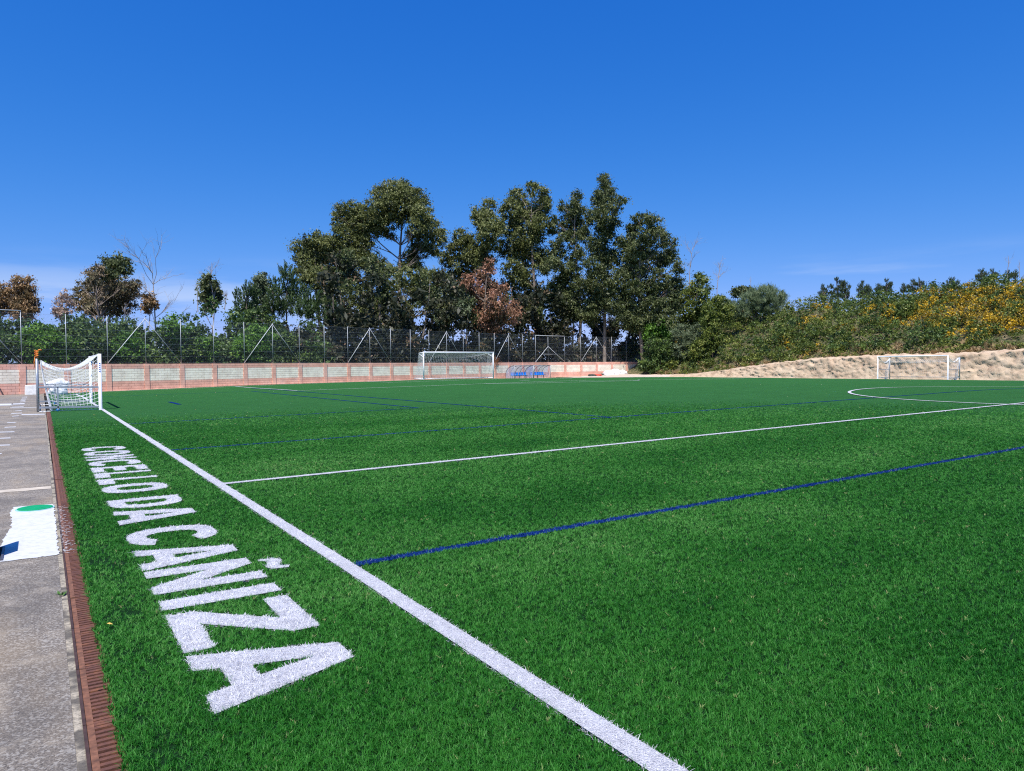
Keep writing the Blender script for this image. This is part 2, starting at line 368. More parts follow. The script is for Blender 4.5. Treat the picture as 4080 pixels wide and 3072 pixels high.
def ribbon(name, pts, width, mat, dz, closed=False):
    pts = [np.array(p, float) for p in pts]; n = len(pts); V = []
    for i, p in enumerate(pts):
        a = pts[(i - 1) % n] if closed else pts[max(i - 1, 0)]; b = pts[(i + 1) % n] if closed else pts[min(i + 1, n - 1)]
        d = (b - a) / np.linalg.norm(b - a); nn = np.array([-d[1], d[0]]) * width / 2
        for s in (-1, 1): q_ = p + s * nn; V.append((q_[0], q_[1], float(gz(*q_)) + dz))
    F = [(2 * i, 2 * ((i + 1) % n), 2 * ((i + 1) % n) + 1, 2 * i + 1) for i in range(n if closed else n - 1)]
    return link(name, mesh_np(name, V, F), mat, pitch)
def seg(a, b, step=1.0):
    a = np.array(a, float); b = np.array(b, float); n = max(2, int(np.linalg.norm(b - a) / step) + 1); return [a + (b - a) * t for t in np.linspace(0, 1, n)]
LINES = []      # (kind, pts, width, closed)
def line(name, pts, w, kind, closed=False, dz=None):
    LINES.append((kind, [np.array(p, float) for p in pts], w, closed))
    ribbon(name, pts, w, 'line_white_sheet' if kind == 'w' else 'line_blue_sheet', dz if dz else (.018 if kind == 'w' else .009), closed)
line('touchline', seg((.06, -25), (.06, 56.6)), .12, 'w', dz=.017)
line('touchline', seg((W - .06, -25), (W - .06, YE)), .12, 'w', dz=.017)
line('goal_line', seg((2.3, YE), (W - .06, YE)), .12, 'w')
line('halfway_line', seg((.12, YH), (W - .12, YH)), .12, 'w')
line('centre_circle', [(W / 2 + 9.09 * math.cos(t), YH + 9.09 * math.sin(t)) for t in np.linspace(0, 2 * math.pi, 128, endpoint=False)], .12, 'w', True, .021)
xa, xb = W / 2 - 20.16, W / 2 + 20.16
line('penalty_area_line', seg((xa, YE - .1), (xa, YE - 16.5)) + seg((xa, YE - 16.5), (xb, YE - 16.5))[1:] + seg((xb, YE - 16.5), (xb, YE - .1))[1:], .12, 'w', dz=.032)
line('goal_area_line', seg((W / 2 - 9.16, YE - .1), (W / 2 - 9.16, YE - 5.5)) + seg((W / 2 - 9.16, YE - 5.5), (W / 2 + 9.16, YE - 5.5))[1:] + seg((W / 2 + 9.16, YE - 5.5), (W / 2 + 9.16, YE - .1))[1:], .12, 'w', dz=.032)
a0 = math.acos(5.5 / 9.15)
line('penalty_arc', [(W / 2 + 9.15 * math.sin(t), YE - 11 - 9.15 * math.cos(t)) for t in np.linspace(-a0, a0, 40)], .12, 'w', dz=.036)
line('penalty_mark', [(W / 2 - .45, YE - 11), (W / 2 + .45, YE - 11)], .3, 'w')
for yb in (YB1, YB2): line('blue_touchline', seg((.13, yb), (W - .13, yb)), .1, 'b')
D7, D12, H7 = 8.976, 10.85, 11.82
for s in (0, 1):
    fx = (lambda x: x) if s == 0 else (lambda x: W - x)
    line('blue_area_line', seg((fx(.13), Y7 - H7), (fx(D7), Y7 - H7)) + seg((fx(D7), Y7 - H7), (fx(D7), Y7 + H7))[1:] + seg((fx(D7), Y7 + H7), (fx(.13), Y7 + H7))[1:], .1, 'b', dz=.009)
    line('blue_offside_line', seg((fx(D12), YB2), (fx(D12), 54.1)), .1, 'b', dz=.010)
    line('blue_mark', [(fx(2.95), 32.8), (fx(2.95), 35.7)], .16, 'b')

# lettering: outlines in metres along the text (towards the camera) and up (towards the pitch)
CAPH, BASE_X = .75, -1.262
def ell(cx, cy, rx, ry, a, b, n, p=2.6):
    o = []
    for t in np.linspace(a, b, n):
        c_, s_ = math.cos(t), math.sin(t); o.append((cx + rx * math.copysign(abs(c_) ** (2 / p), c_), cy + ry * math.copysign(abs(s_) ** (2 / p), s_)))
    return o
def glyph(ch, w):
    h = CAPH; s = .215 * min(1, w / .7); t = .16
    if ch == 'O': return [ell(w / 2, h / 2, w / 2, h / 2, 0, 2 * math.pi, 40)[:-1], ell(w / 2, h / 2, w / 2 - s, h / 2 - t, 0, 2 * math.pi, 30)[:-1]]
    if ch == 'C': return [ell(w / 2, h / 2, w / 2, h / 2, .42, 2 * math.pi - .42, 36) + ell(w / 2, h / 2, w / 2 - s, h / 2 - t, 2 * math.pi - .62, .62, 28)]
    if ch == 'D':
        return [[(0, 0), (w * .45, 0)] + ell(w * .45, h / 2, w * .55, h / 2, -math.pi / 2, math.pi / 2, 22)[1:] + [(0, h)],
                [(s, t)] + ell(w * .45, h / 2, w * .55 - s, h / 2 - t, -math.pi / 2, math.pi / 2, 18) + [(s, h - t)]]
    if ch == 'N': 
        k = w * .30; return [[(0, 0), (k, 0), (k, h * .56), (w - k, 0), (w, 0), (w, h), (w - k, h), (w - k, h * .44), (k, h), (0, h)]]
    if ch == 'I': return [[(0, 0), (w, 0), (w, h), (0, h)]]
    if ch == 'E': return [[(0, 0), (w, 0), (w, t), (s, t), (s, h / 2 - t / 2), (w * .88, h / 2 - t / 2), (w * .88, h / 2 + t / 2), (s, h / 2 + t / 2), (s, h - t), (w, h - t), (w, h), (0, h)]]
    if ch == 'L': return [[(0, 0), (w, 0), (w, t + .03), (s, t + .03), (s, h), (0, h)]]
    if ch == 'Z': return [[(0, 0), (w, 0), (w, t), (w * .38, t), (w, h - t), (w, h), (0, h), (0, h - t), (w * .62, h - t), (0, t)]]
    if ch == 'A': return [[(0, 0), (w * .29, 0), (w * .34, h * .17), (w * .66, h * .17), (w * .71, 0), (w, 0), (w * .66, h), (w * .34, h)], [(w * .405, h * .36), (w * .595, h * .36), (w * .5, h * .76)]]
    if ch == '~': return [[(0, .0), (.05, .0), (.09, .055), (.17, .03), (.25, .0), (.33, .03), (.35, .15), (.30, .16), (.26, .105), (.18, .13), (.09, .165), (.02, .12)]]
TEXT = [('C', 16.2, 15.42), ('O', 15.34, 14.56), ('N', 14.46, 13.82), ('C', 13.72, 12.92), ('E', 12.82, 12.18), ('L', 12.08, 11.52), ('L', 11.39, 10.83), ('O', 10.74, 9.96), ('D', 9.48, 8.83), ('A', 8.72, 7.93),
        ('C', 7.58, 6.84), ('A', 6.73, 6.02), ('N', 5.98, 5.34), ('I', 5.17, 4.96), ('Z', 4.84, 4.15), ('A', 4.1, 3.34)]
GLY = []
TEXT = [(c_, a_ - (.02 if a_ > 9.9 else 0), b_ + (.02 if a_ > 9.9 else 0)) for c_, a_, b_ in TEXT]
for ch, ya, yb in TEXT: GLY.append([np.array([(BASE_X + .008 + v * .98, ya - u) for u, v in lp]) for lp in glyph(ch, ya - yb)])
GLY.append([np.array([(BASE_X + .80 + v, 5.86 - u) for u, v in glyph('~', 0)[0]])])
from mathutils.geometry import tessellate_polygon
for lps in GLY:
    fl = [Vector((x, y, 0)) for lp in lps for x, y in lp]
    tri = tessellate_polygon([[Vector((x, y, 0)) for x, y in lp] for lp in lps])
    V = [(p.x, p.y, float(gz(p.x, p.y)) + .013) for p in fl]
    F = []
    for a, b, c_ in tri:
        nz_ = (fl[b] - fl[a]).cross(fl[c_] - fl[a]).z; F.append((a, b, c_) if nz_ > 0 else (a, c_, b))
    link('letter', mesh_np('letter', V, F), 'line_white_sheet', pitch)
def in_poly(px, py, poly):
    r_ = np.zeros(len(px), bool); n = len(poly)
    for i in range(n):
        x0, y0 = poly[i]; x1, y1 = poly[(i + 1) % n]
        c_ = ((y0 > py) != (y1 > py)) & (px < (x1 - x0) * (py - y0) / (y1 - y0 + 1e-12) + x0); r_ ^= c_
    return r_
# ---- turf pile: tufts instanced near the camera
N0 = 560000
uu = rng.random(N0); dmin, dmax = 2.2, 28.0; pw = .75
dd = (dmin ** pw + uu * (dmax ** pw - dmin ** pw)) ** (1 / pw)
aa = YAW + (rng.random(N0) - .5) * R(78)
tx = CX + dd * np.sin(aa); ty = dd * np.cos(aa)
nl = np.array([mnoise.noise(Vector((x * 1.6, y * 1.6, 3.1))) for x, y in zip(tx[:1], ty[:1])])
def vnoise(x, y, sc, seed=0):
    g = np.random.default_rng(100 + seed).random((64, 64)); fx = (x * sc) % 64; fy = (y * sc) % 64; ix = fx.astype(int); iy = fy.astype(int); fx = sstep(fx - ix); fy = sstep(fy - iy)
    a = g[ix % 64, iy % 64]; b = g[(ix + 1) % 64, iy % 64]; c_ = g[ix % 64, (iy + 1) % 64]; d_ = g[(ix + 1) % 64, (iy + 1) % 64]
    return (a * (1 - fx) + b * fx) * (1 - fy) + (c_ * (1 - fx) + d_ * fx) * fy
thin = (vnoise(tx, ty, 2.3, 1) * .6 + vnoise(tx, ty, 6, 2) * .4)
edge = np.exp(-((tx + 1.46) / .12) ** 2) * (ty < 9)
keep = (tx > -1.63) & (rng.random(N0) > sstep((dd - 15) / 13)) & (rng.random(N0) > np.clip(edge * (thin - .3) * 1.7, 0, .75)) & (rng.random(N0) > np.clip((thin - .68) * 1.5, 0, .2))
tx, ty, dd = tx[keep], ty[keep], dd[keep]
cls = np.zeros(len(tx), int)
for kd, pts, w, closed in LINES:
    n = len(pts); P = np.array(pts)
    if P[:, 1].min() > 32: continue
    for i in range(n if closed else n - 1):
        a, b = P[i], P[(i + 1) % n]
        if min(np.hypot(*(a - CAM[:2])), np.hypot(*(b - CAM[:2]))) > 32: continue
        d = b - a; L = np.linalg.norm(d); d = d / L; t = (tx - a[0]) * d[0] + (ty - a[1]) * d[1]; s_ = np.abs(-(tx - a[0]) * d[1] + (ty - a[1]) * d[0])
        mk_ = (t >= 0) & (t <= L) & (s_ < w / 2); cls[mk_ & (cls != 1)] = 1 if kd == 'w' else 2
sel = np.where((tx > -1.3) & (tx < -.25) & (ty < 16.5))[0]
for lps in GLY:
    x_, y_ = tx[sel], ty[sel]; mk_ = in_poly(x_, y_, lps[0])
    for hp in lps[1:]: mk_ &= ~in_poly(x_, y_, hp)
    cls[sel[mk_]] = 1
def make_tuft(name, nb, mat):
    r_ = np.random.default_rng(5); V = []; F = []
    for k in range(nb):
        a = r_.random() * 6.28; ox, oy = r_.normal(0, .006, 2); hh = .022 * r_.uniform(.7, 1.15); ln = r_.uniform(.2, 1.1); w = .0013
        dx, dy = math.cos(a), math.sin(a); o = len(V)
        for (t, ww) in ((0, 1), (.55, .95), (1, .25)):
            lx = ln * hh * t * t; 
            for s in (-1, 1): V.append((ox + dx * lx - dy * w * ww * s, oy + dy * lx + dx * w * ww * s, hh * t * (1 - .25 * ln * t)))
        F += [(o, o + 1, o + 3, o + 2), (o + 2, o + 3, o + 5, o + 4)]
    me = mesh_np(name, V, F); me.materials.append(MAT[mat]); return bpy.data.objects.new(name, me)
def scatter(name, mat, x, y, d, label):
    n = len(x); me = bpy.data.meshes.new(name); me.vertices.add(n); me.vertices.foreach_set('co', np.stack([x, y, gz(x, y)], -1).astype(np.float32).ravel())
    rot = np.zeros((n, 3), np.float32); rot[:, 2] = rng.random(n) * 6.283; rot[:, 0] = rng.normal(0, .12, n); rot[:, 1] = rng.normal(0, .12, n)
    at = me.attributes.new('rot', 'FLOAT_VECTOR', 'POINT'); at.data.foreach_set('vector', rot.ravel())
    sc = (1 + np.clip(d - 3, 0, 30) * .055) * rng.uniform(.8, 1.2, n); s3 = np.stack([sc, sc, rng.uniform(.85, 1.2, n)], -1); at = me.attributes.new('scl', 'FLOAT_VECTOR', 'POINT'); at.data.foreach_set('vector', s3.astype(np.float32).ravel())
    sheen_bands = vnoise(x * .35 + y * .1, y, .62, 3) * .65 + vnoise(x, y, 1.9, 4) * .35  # light sheen bands of the pile, painted into the tuft tint
    ti = np.clip(rng.beta(2.2, 2.6, n) * .8 + (sheen_bands - .5) * .7 + .05, 0, .97); ti[rng.random(n) < .004] = 1
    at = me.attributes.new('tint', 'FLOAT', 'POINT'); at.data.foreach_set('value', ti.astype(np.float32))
    me.materials.append(MAT[mat]); o = bpy.data.objects.new(name, me); COL.objects.link(o); tag(o, label, 'turf', kind='stuff')
    g = bpy.data.node_groups.new(name + '_nodes', 'GeometryNodeTree')
    g.interface.new_socket('Geometry', in_out='INPUT', socket_type='NodeSocketGeometry'); g.interface.new_socket('Geometry', in_out='OUTPUT', socket_type='NodeSocketGeometry')
    gi = g.nodes.new('NodeGroupInput'); go = g.nodes.new('NodeGroupOutput'); ip = g.nodes.new('GeometryNodeInstanceOnPoints'); oi = g.nodes.new('GeometryNodeObjectInfo'); oi.inputs['Object'].default_value = make_tuft(name + '_tuft', 7, mat)
    g.links.new(gi.outputs[0], ip.inputs['Points']); g.links.new(oi.outputs['Geometry'], ip.inputs['Instance'])
    for nm, ty_, sk in (('rot', 'FLOAT_VECTOR', 'Rotation'), ('scl', 'FLOAT_VECTOR', 'Scale')):
        na = g.nodes.new('GeometryNodeInputNamedAttribute'); na.data_type = ty_; na.inputs['Name'].default_value = nm
        g.links.new([s for s in na.outputs if s.enabled][0], ip.inputs[sk])
    g.links.new(ip.outputs[0], go.inputs[0]); md = o.modifiers.new('tufts', 'NODES'); md.node_group = g
    return o
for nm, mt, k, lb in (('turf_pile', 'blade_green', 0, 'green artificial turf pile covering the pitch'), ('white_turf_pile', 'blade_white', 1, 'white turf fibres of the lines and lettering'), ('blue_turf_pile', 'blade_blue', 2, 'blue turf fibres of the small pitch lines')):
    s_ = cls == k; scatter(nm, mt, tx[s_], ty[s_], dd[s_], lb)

# apron details
def flat_poly(name, pts, mat, dz, parent):
    V = [(x, y, float(gz(x, y)) + dz) for x, y in pts]; me = bpy.data.meshes.new(name); me.from_pydata(V, [], [tuple(range(len(V)))]); me.update()
    if me.polygons[0].normal.z < 0: me.flip_normals()
    return link(name, me, mat, parent)
def jag(pts, step, amp):
    o = []
    for i in range(len(pts)):
        a = np.array(pts[i]); b = np.array(pts[(i + 1) % len(pts)]); n = max(1, int(np.linalg.norm(b - a) / step))
        for k in range(n): o.append(tuple(a + (b - a) * k / n + rng.normal(0, amp, 2)))
    return o
flat_poly('white_paint_patch', jag([(-2.17, 7.02), (-1.768, 7.0), (-1.768, 9.7), (-2.14, 9.76), (-2.17, 9.4), (-2.13, 8.6), (-2.17, 8.0), (-2.2, 7.5)], .04, .008), 'white_patch', .004, apron)
flat_poly('pale_joint', jag([(-14, 10.98), (-1.78, 11.0), (-1.78, 11.22), (-14, 11.22)], .12, .012), 'kerb_pale', .003, apron)
Z6 = lambda x, y: tuple(at_z(x / 2.38, 1500 + y / 2.38, -.02)[:2])
for x0, x1, y_, t_ in [(a_, b_, c0_, d0_ * .75) for a_, b_, c0_, d0_ in [(-60, 120, 272, 22), (110, 228, 265, 12), (115, 222, 293, 5), (100, 362, 300, 4), (140, 206, 331, 5), (105, 205, 355, 7), (115, 175, 382, 6), (205, 425, 366, 9), (70, 152, 445, 6), (45, 155, 488, 8), (-40, 130, 536, 9), (-40, 96, 595, 9), (-40, 96, 662, 10), (-40, 15, 745, 9),
                       (215, 260, 184, 4), (210, 255, 196, 4), (205, 250, 208, 4), (200, 245, 221, 4), (195, 240, 233, 5), (190, 240, 246, 5)]]:
    a, b, c_, d_ = Z6(x0, y_ - t_ / 2 + 2), Z6(x1, y_ - t_ / 2 - 2), Z6(x1 + 3, y_ + t_ / 2 - 2), Z6(x0, y_ + t_ / 2 + 2)
    flat_poly('paint_mark', jag([d_, c_, b, a], .3, .01), 'white_patch', .004, apron)

# ---- drain channel with iron gratings
drain = tag(empty('drain_channel', (-1.67, 3, 0)), 'long rusty iron drain grating beside the turf edge', 'drain')
def pdrain(mb, name, mat, parent): 
    o = mb.build(name, mat, parent); o.matrix_parent_inverse = Matrix.Translation(-drain.location); return o
pdrain(MB().box(-1.742, -1.60, -4, 56, -.16, -.15).box(-1.742, -1.738, -4, 56, -.15, -.022).box(-1.612, -1.606, -4, 56, -.15, -.004), 'channel', 'drain_pit', drain)
for k in range(22):
    y0 = .12 + k * .69 - 2 * .69; w_ = rng.normal(0, .0015)
    pdrain(MB().box(-1.742, -1.729, y0 + .004, y0 + .686, -.03, .004 + w_), 'angle_iron', 'rust_dark', drain)
slat_me = {}
ng = 0
for k in range(0, 60):
    y0 = .12 + k * .69
    if y0 > 31: break
    dzg = rng.normal(0, .002)
    near = y0 < 9.1
    pdrain(MB().box(-1.727, -1.7005, y0 + .004, y0 + .686, -.02, dzg - .0015), 'side_bar', 'rust_orange', drain)
    mb = MB().box(-1.621, -1.610, y0 + .004, y0 + .686, -.02, dzg - .002)
    mb.box(-1.700, -1.621, y0 + .004, y0 + .024, -.02, dzg - .0025).box(-1.700, -1.621, y0 + .666, y0 + .686, -.02, dzg - .0025)
    if near:
        gr = pdrain(mb, 'grate', 'rust', drain)
    else:
        for t in range(15): yy = y0 + .024 + .0428 * t; mb.box(-1.700, -1.621, yy + .012, yy + .0428, -.018, dzg - .004)
        for xx in (-1.675, -1.648): mb.box(xx - .006, xx + .006, y0 + .02, y0 + .67, -.02, dzg - .0005)
        pdrain(mb, 'grate', 'rust', drain); continue
    for t in range(15):
        yy = y0 + .024 + .0428 * (t + .5) 
        if 'm' not in slat_me: slat_me['m'] = MB().box(-.0395, .0395, -.0112, .0112, -.012, 0).mesh('slat'); slat_me['m'].materials.append(MAT['rust'])
        o = bpy.data.objects.new('slat', slat_me['m']); COL.objects.link(o); o.parent = gr
        o.location = (-1.6605, yy, dzg - .003 + rng.normal(0, .0007))
V = []; F = []
for k in range(230):
    y = rng.uniform(7.0, 9.5); x = -1.742 + abs(rng.normal(0, .05)); 
    if x > -1.61: continue
    a, b = rng.uniform(.003, .016), rng.uniform(.002, .007); o = len(V)
    for t in range(6): V.append((x + a * math.cos(t * 1.047) * rng.uniform(.6, 1.2), y + b * math.sin(t * 1.047) * rng.uniform(.6, 1.2), .0065))
    F.append(tuple(range(o, o + 6)))
me = bpy.data.meshes.new('paint_spatter'); me.from_pydata(V, [], F); me.update(); o = link('paint_spatter', me, 'white_patch', drain); o.matrix_parent_inverse = Matrix.Translation(-drain.location); o['kind'] = 'stuff'
MAT['weed'] = simple('weed', (.06, .14, .02), .6)
wd = tag(empty('weed', (-1.772, 5.75, 0)), 'small green weed growing beside the drain kerb', 'weed')
mb = MB()
for k in range(26):
    a = rng.random() * 6.28; l_ = rng.uniform(.015, .04); t_ = rng.uniform(.3, 1.2); p = Vector((rng.normal(0, .008), rng.normal(0, .02), 0)); d_ = Vector((math.cos(a) * math.cos(t_), math.sin(a) * math.cos(t_), math.sin(t_))); s_ = Vector((-math.sin(a), math.cos(a), 0)) * l_ * .22
    mb.add([p, p + d_ * l_ * .5 + s_, p + d_ * l_, p + d_ * l_ * .5 - s_], [(0, 1, 2, 3)])
mb.build('leaves', 'weed', wd)

# ---- manhole cover and dark box
mc = tag(empty('manhole_cover', (-1.945, 9.50, .004)), 'round green manhole cover set in the white patch', 'manhole cover')
MB().lathe([(.182, 0), (.182, .004), (.168, .006), (.168, .005)], 40).build('rim', 'lid_rim', mc)
MB().lathe([(.165, .004), (.165, .011), (.158, .013), (.10, .0135), (.10, .0125), (.09, .0125), (.09, .0137)], 40).build('lid', 'lid_green', mc)
bx = tag(empty('open_hatch', (-2.35, 7.3, 0)), 'dark open floor hatch at the left edge with its lid standing up', 'hatch')
MB().box(-.2, .185, -.235, .235, .004, .007).build('pit_shade', 'drain_pit', bx)  # flat near-black sheet: the shade inside the opening is painted, no hole
for a in ((-.22, .202, -.25, -.232), (-.22, .202, .232, .25), (.186, .202, -.232, .232), (-.22, -.2, -.232, .232)): MB().box(*a, .004, .018).build('frame_bar', 'dark_tube', bx)
MB().box(.13, .145, -.14, .27, .02, .46).build('lid', 'box_dark', bx)

# ------------------------------------------------------------------ boundary wall
wall = tag(empty('boundary_wall', (W0[0], W0[1], -.12)), 'long block wall with cream panels between red bands and pillars', 'wall')
WINV = Matrix.Translation(-wall.location)
ZB = -.12; CRS = (WTOP - ZB) / 11
def wobj(name, me, mat): o = link(name, me, mat, wall); o.matrix_parent_inverse = WINV; return o
core = MB(); stuff = {'block_red': MB(), 'block_cream': MB()}
BL = .475; brick_me = {}
def bmat(c): return 'block_red' if c < 4 or c > 8 else 'block_cream'
def local_box(mb, i, u0, u1, v0, v1, z0, z1):
    (ax, ay), (bx_, by_) = wall_pt(i), wall_pt(i + 1); d = np.array([bx_ - ax, by_ - ay]); d /= np.linalg.norm(d); n = np.array([-d[1], d[0]])
    P = lambda u, v, z: (ax + d[0] * u + n[0] * v, ay + d[1] * u + n[1] * v, z)
    mb.add([P(u0, v0, z0), P(u1, v0, z0), P(u1, v1, z0), P(u0, v1, z0), P(u0, v0, z1), P(u1, v0, z1), P(u1, v1, z1), P(u0, v1, z1)], [(0, 3, 2, 1), (4, 5, 6, 7), (0, 1, 5, 4), (1, 2, 6, 5), (2, 3, 7, 6), (3, 0, 4, 7)])
nb = 0
for i in range(-4, 28):
    (ax, ay), (bx_, by_) = wall_pt(i), wall_pt(i + 1); ang = math.atan2(by_ - ay, bx_ - ax)
    local_box(core, i, 0, BAY, -.08, .08, ZB - .5, WTOP - .01)
    for c in range(11):
        z0 = ZB + c * CRS; off = 0 if c % 2 else BL / 2; u = .18 - off
        while u < BAY - .18 - .01:
            a_ = max(u, .18); b_ = min(u + BL, BAY - .18)
            if b_ - a_ > .03:
                g = .008; jt = rng.normal(0, .002)
                if i >= -1 and nb < 300:
                    key = (round(b_ - a_, 3), bmat(c))
                    if key not in brick_me:
                        me = MB().box(0, b_ - a_ - 2 * g, -.1, .1, 0, CRS - 2 * g).mesh('brick'); me.materials.append(MAT[key[1]]); brick_me[key] = me
                    o = bpy.data.objects.new('brick', brick_me[key]); COL.objects.link(o); o.parent = wall; o.matrix_parent_inverse = WINV
                    d = ((bx_ - ax) / BAY, (by_ - ay) / BAY); nn = (-d[1], d[0]); o.location = (ax + d[0] * (a_ + g) + nn[0] * jt, ay + d[1] * (a_ + g) + nn[1] * jt, z0 + g); o.rotation_euler = (0, 0, ang); nb += 1
                else: local_box(stuff[bmat(c)], i, a_ + g, b_ - g, -.1 + jt, .1, z0 + g, z0 + CRS - g)
            u += BL
wobj('mortar_core', core.mesh('mortar_core'), 'mortar')
for k, v in stuff.items(): o = wobj('brick_courses', v.mesh('brick_courses'), k); o['kind'] = 'stuff'
for i in range(-4, 29):
    mb = MB(); (ax, ay) = wall_pt(i)
    j = i if i < 28 else 27; u_ = 0 if i < 28 else BAY
    for c in range(11): local_box(mb, j, u_ - .18, u_ + .18, -.16 + rng.normal(0, .002), .13, ZB + c * CRS + .004, ZB + (c + 1) * CRS - .004)
    wobj('pillar', mb.mesh('pillar'), 'block_red')

# ------------------------------------------------------------------ fence on the wall
fence = tag(empty('wire_fence', (W0[0], W0[1], WTOP)), 'tall chain link fence with steel posts on top of the wall', 'fence')
FINV = Matrix.Translation(-fence.location)
def fobj(mb, name, mat, smooth=False): o = mb.build(name, mat, fence, smooth); o.matrix_parent_inverse = FINV; return o
ZT = WTOP + FENCE_H
def ftop(i): return ZT + (.1 if i <= 0 else 0)
for i in range(-3, 29):
    x, y = wall_pt(i); fobj(MB().tube([(x, y, WTOP - .03), (x, y, ftop(i) + .04)], .025, 8), 'post', 'fence_steel', True)
def ptz(i, z, off=-.03): x, y = wall_pt(i); return (x + WS * -off * 0 + off * -WS * -1, y + off * WC, z)
for i in (-1, 3, 7, 11, 15, 19, 25):
    fobj(MB().tube([ptz(i - 1, WTOP + .05), ptz(i, ftop(i) - .06)], .027, 8), 'brace', 'brace_white', True)
    fobj(MB().tube([ptz(i, ftop(i) - .06), ptz(i + 1, WTOP + .05)], .024, 8), 'brace', 'fence_steel', True)
zm = WTOP + 2.1
fobj(MB().tube([ptz(21, WTOP + .05), ptz(22, zm)], .034, 8), 'brace', 'brace_white', True); fobj(MB().tube([ptz(22, zm), ptz(23, WTOP + .05)], .026, 8), 'brace', 'brace_white', True)
def lerp(a, b, t): return tuple(a[k] + (b[k] - a[k]) * t for k in range(3))
fobj(MB().tube([lerp(ptz(21, WTOP + .05), ptz(22, zm), .5), lerp(ptz(22, zm), ptz(23, WTOP + .05), .5)], .024, 8), 'cross_bar', 'fence_steel', True)
fobj(MB().tube([ptz(21, ZT), ptz(22, ZT), ptz(23, ZT)], .035, 8), 'top_rail', 'brace_white', True)
fobj(MB().tube([ptz(-3, ZT + .12), ptz(-2, ZT + .12), ptz(-1, ZT + .12), ptz(0, ZT + .12)], .03, 8), 'top_rail', 'brace_white', True)
for k in range(8):
    z = WTOP + .06 + (FENCE_H - .1) * k / 7; fobj(MB().tube([ptz(i, z, .0) for i in range(-3, 29)], .0042, 4, False), 'line_wire', 'fence_steel')
V = []; F = []; UV = []
s_ = 0
for i in range(-3, 28):
    o = len(V); V += [ptz(i, WTOP + .02, .02), ptz(i + 1, WTOP + .02, .02), ptz(i + 1, ZT, .02), ptz(i, ZT, .02)]; F.append((o, o + 1, o + 2, o + 3)); UV += [(i * BAY, 0), ((i + 1) * BAY, 0), ((i + 1) * BAY, FENCE_H), (i * BAY, FENCE_H)]
me = bpy.data.meshes.new('chain_link_mesh'); me.from_pydata(V, [], F); uvl = me.uv_layers.new(name='UVMap')
for k, uv in enumerate(UV): uvl.data[k].uv = uv
o = link('chain_link_mesh', me, 'chain_link', fence); o.matrix_parent_inverse = FINV

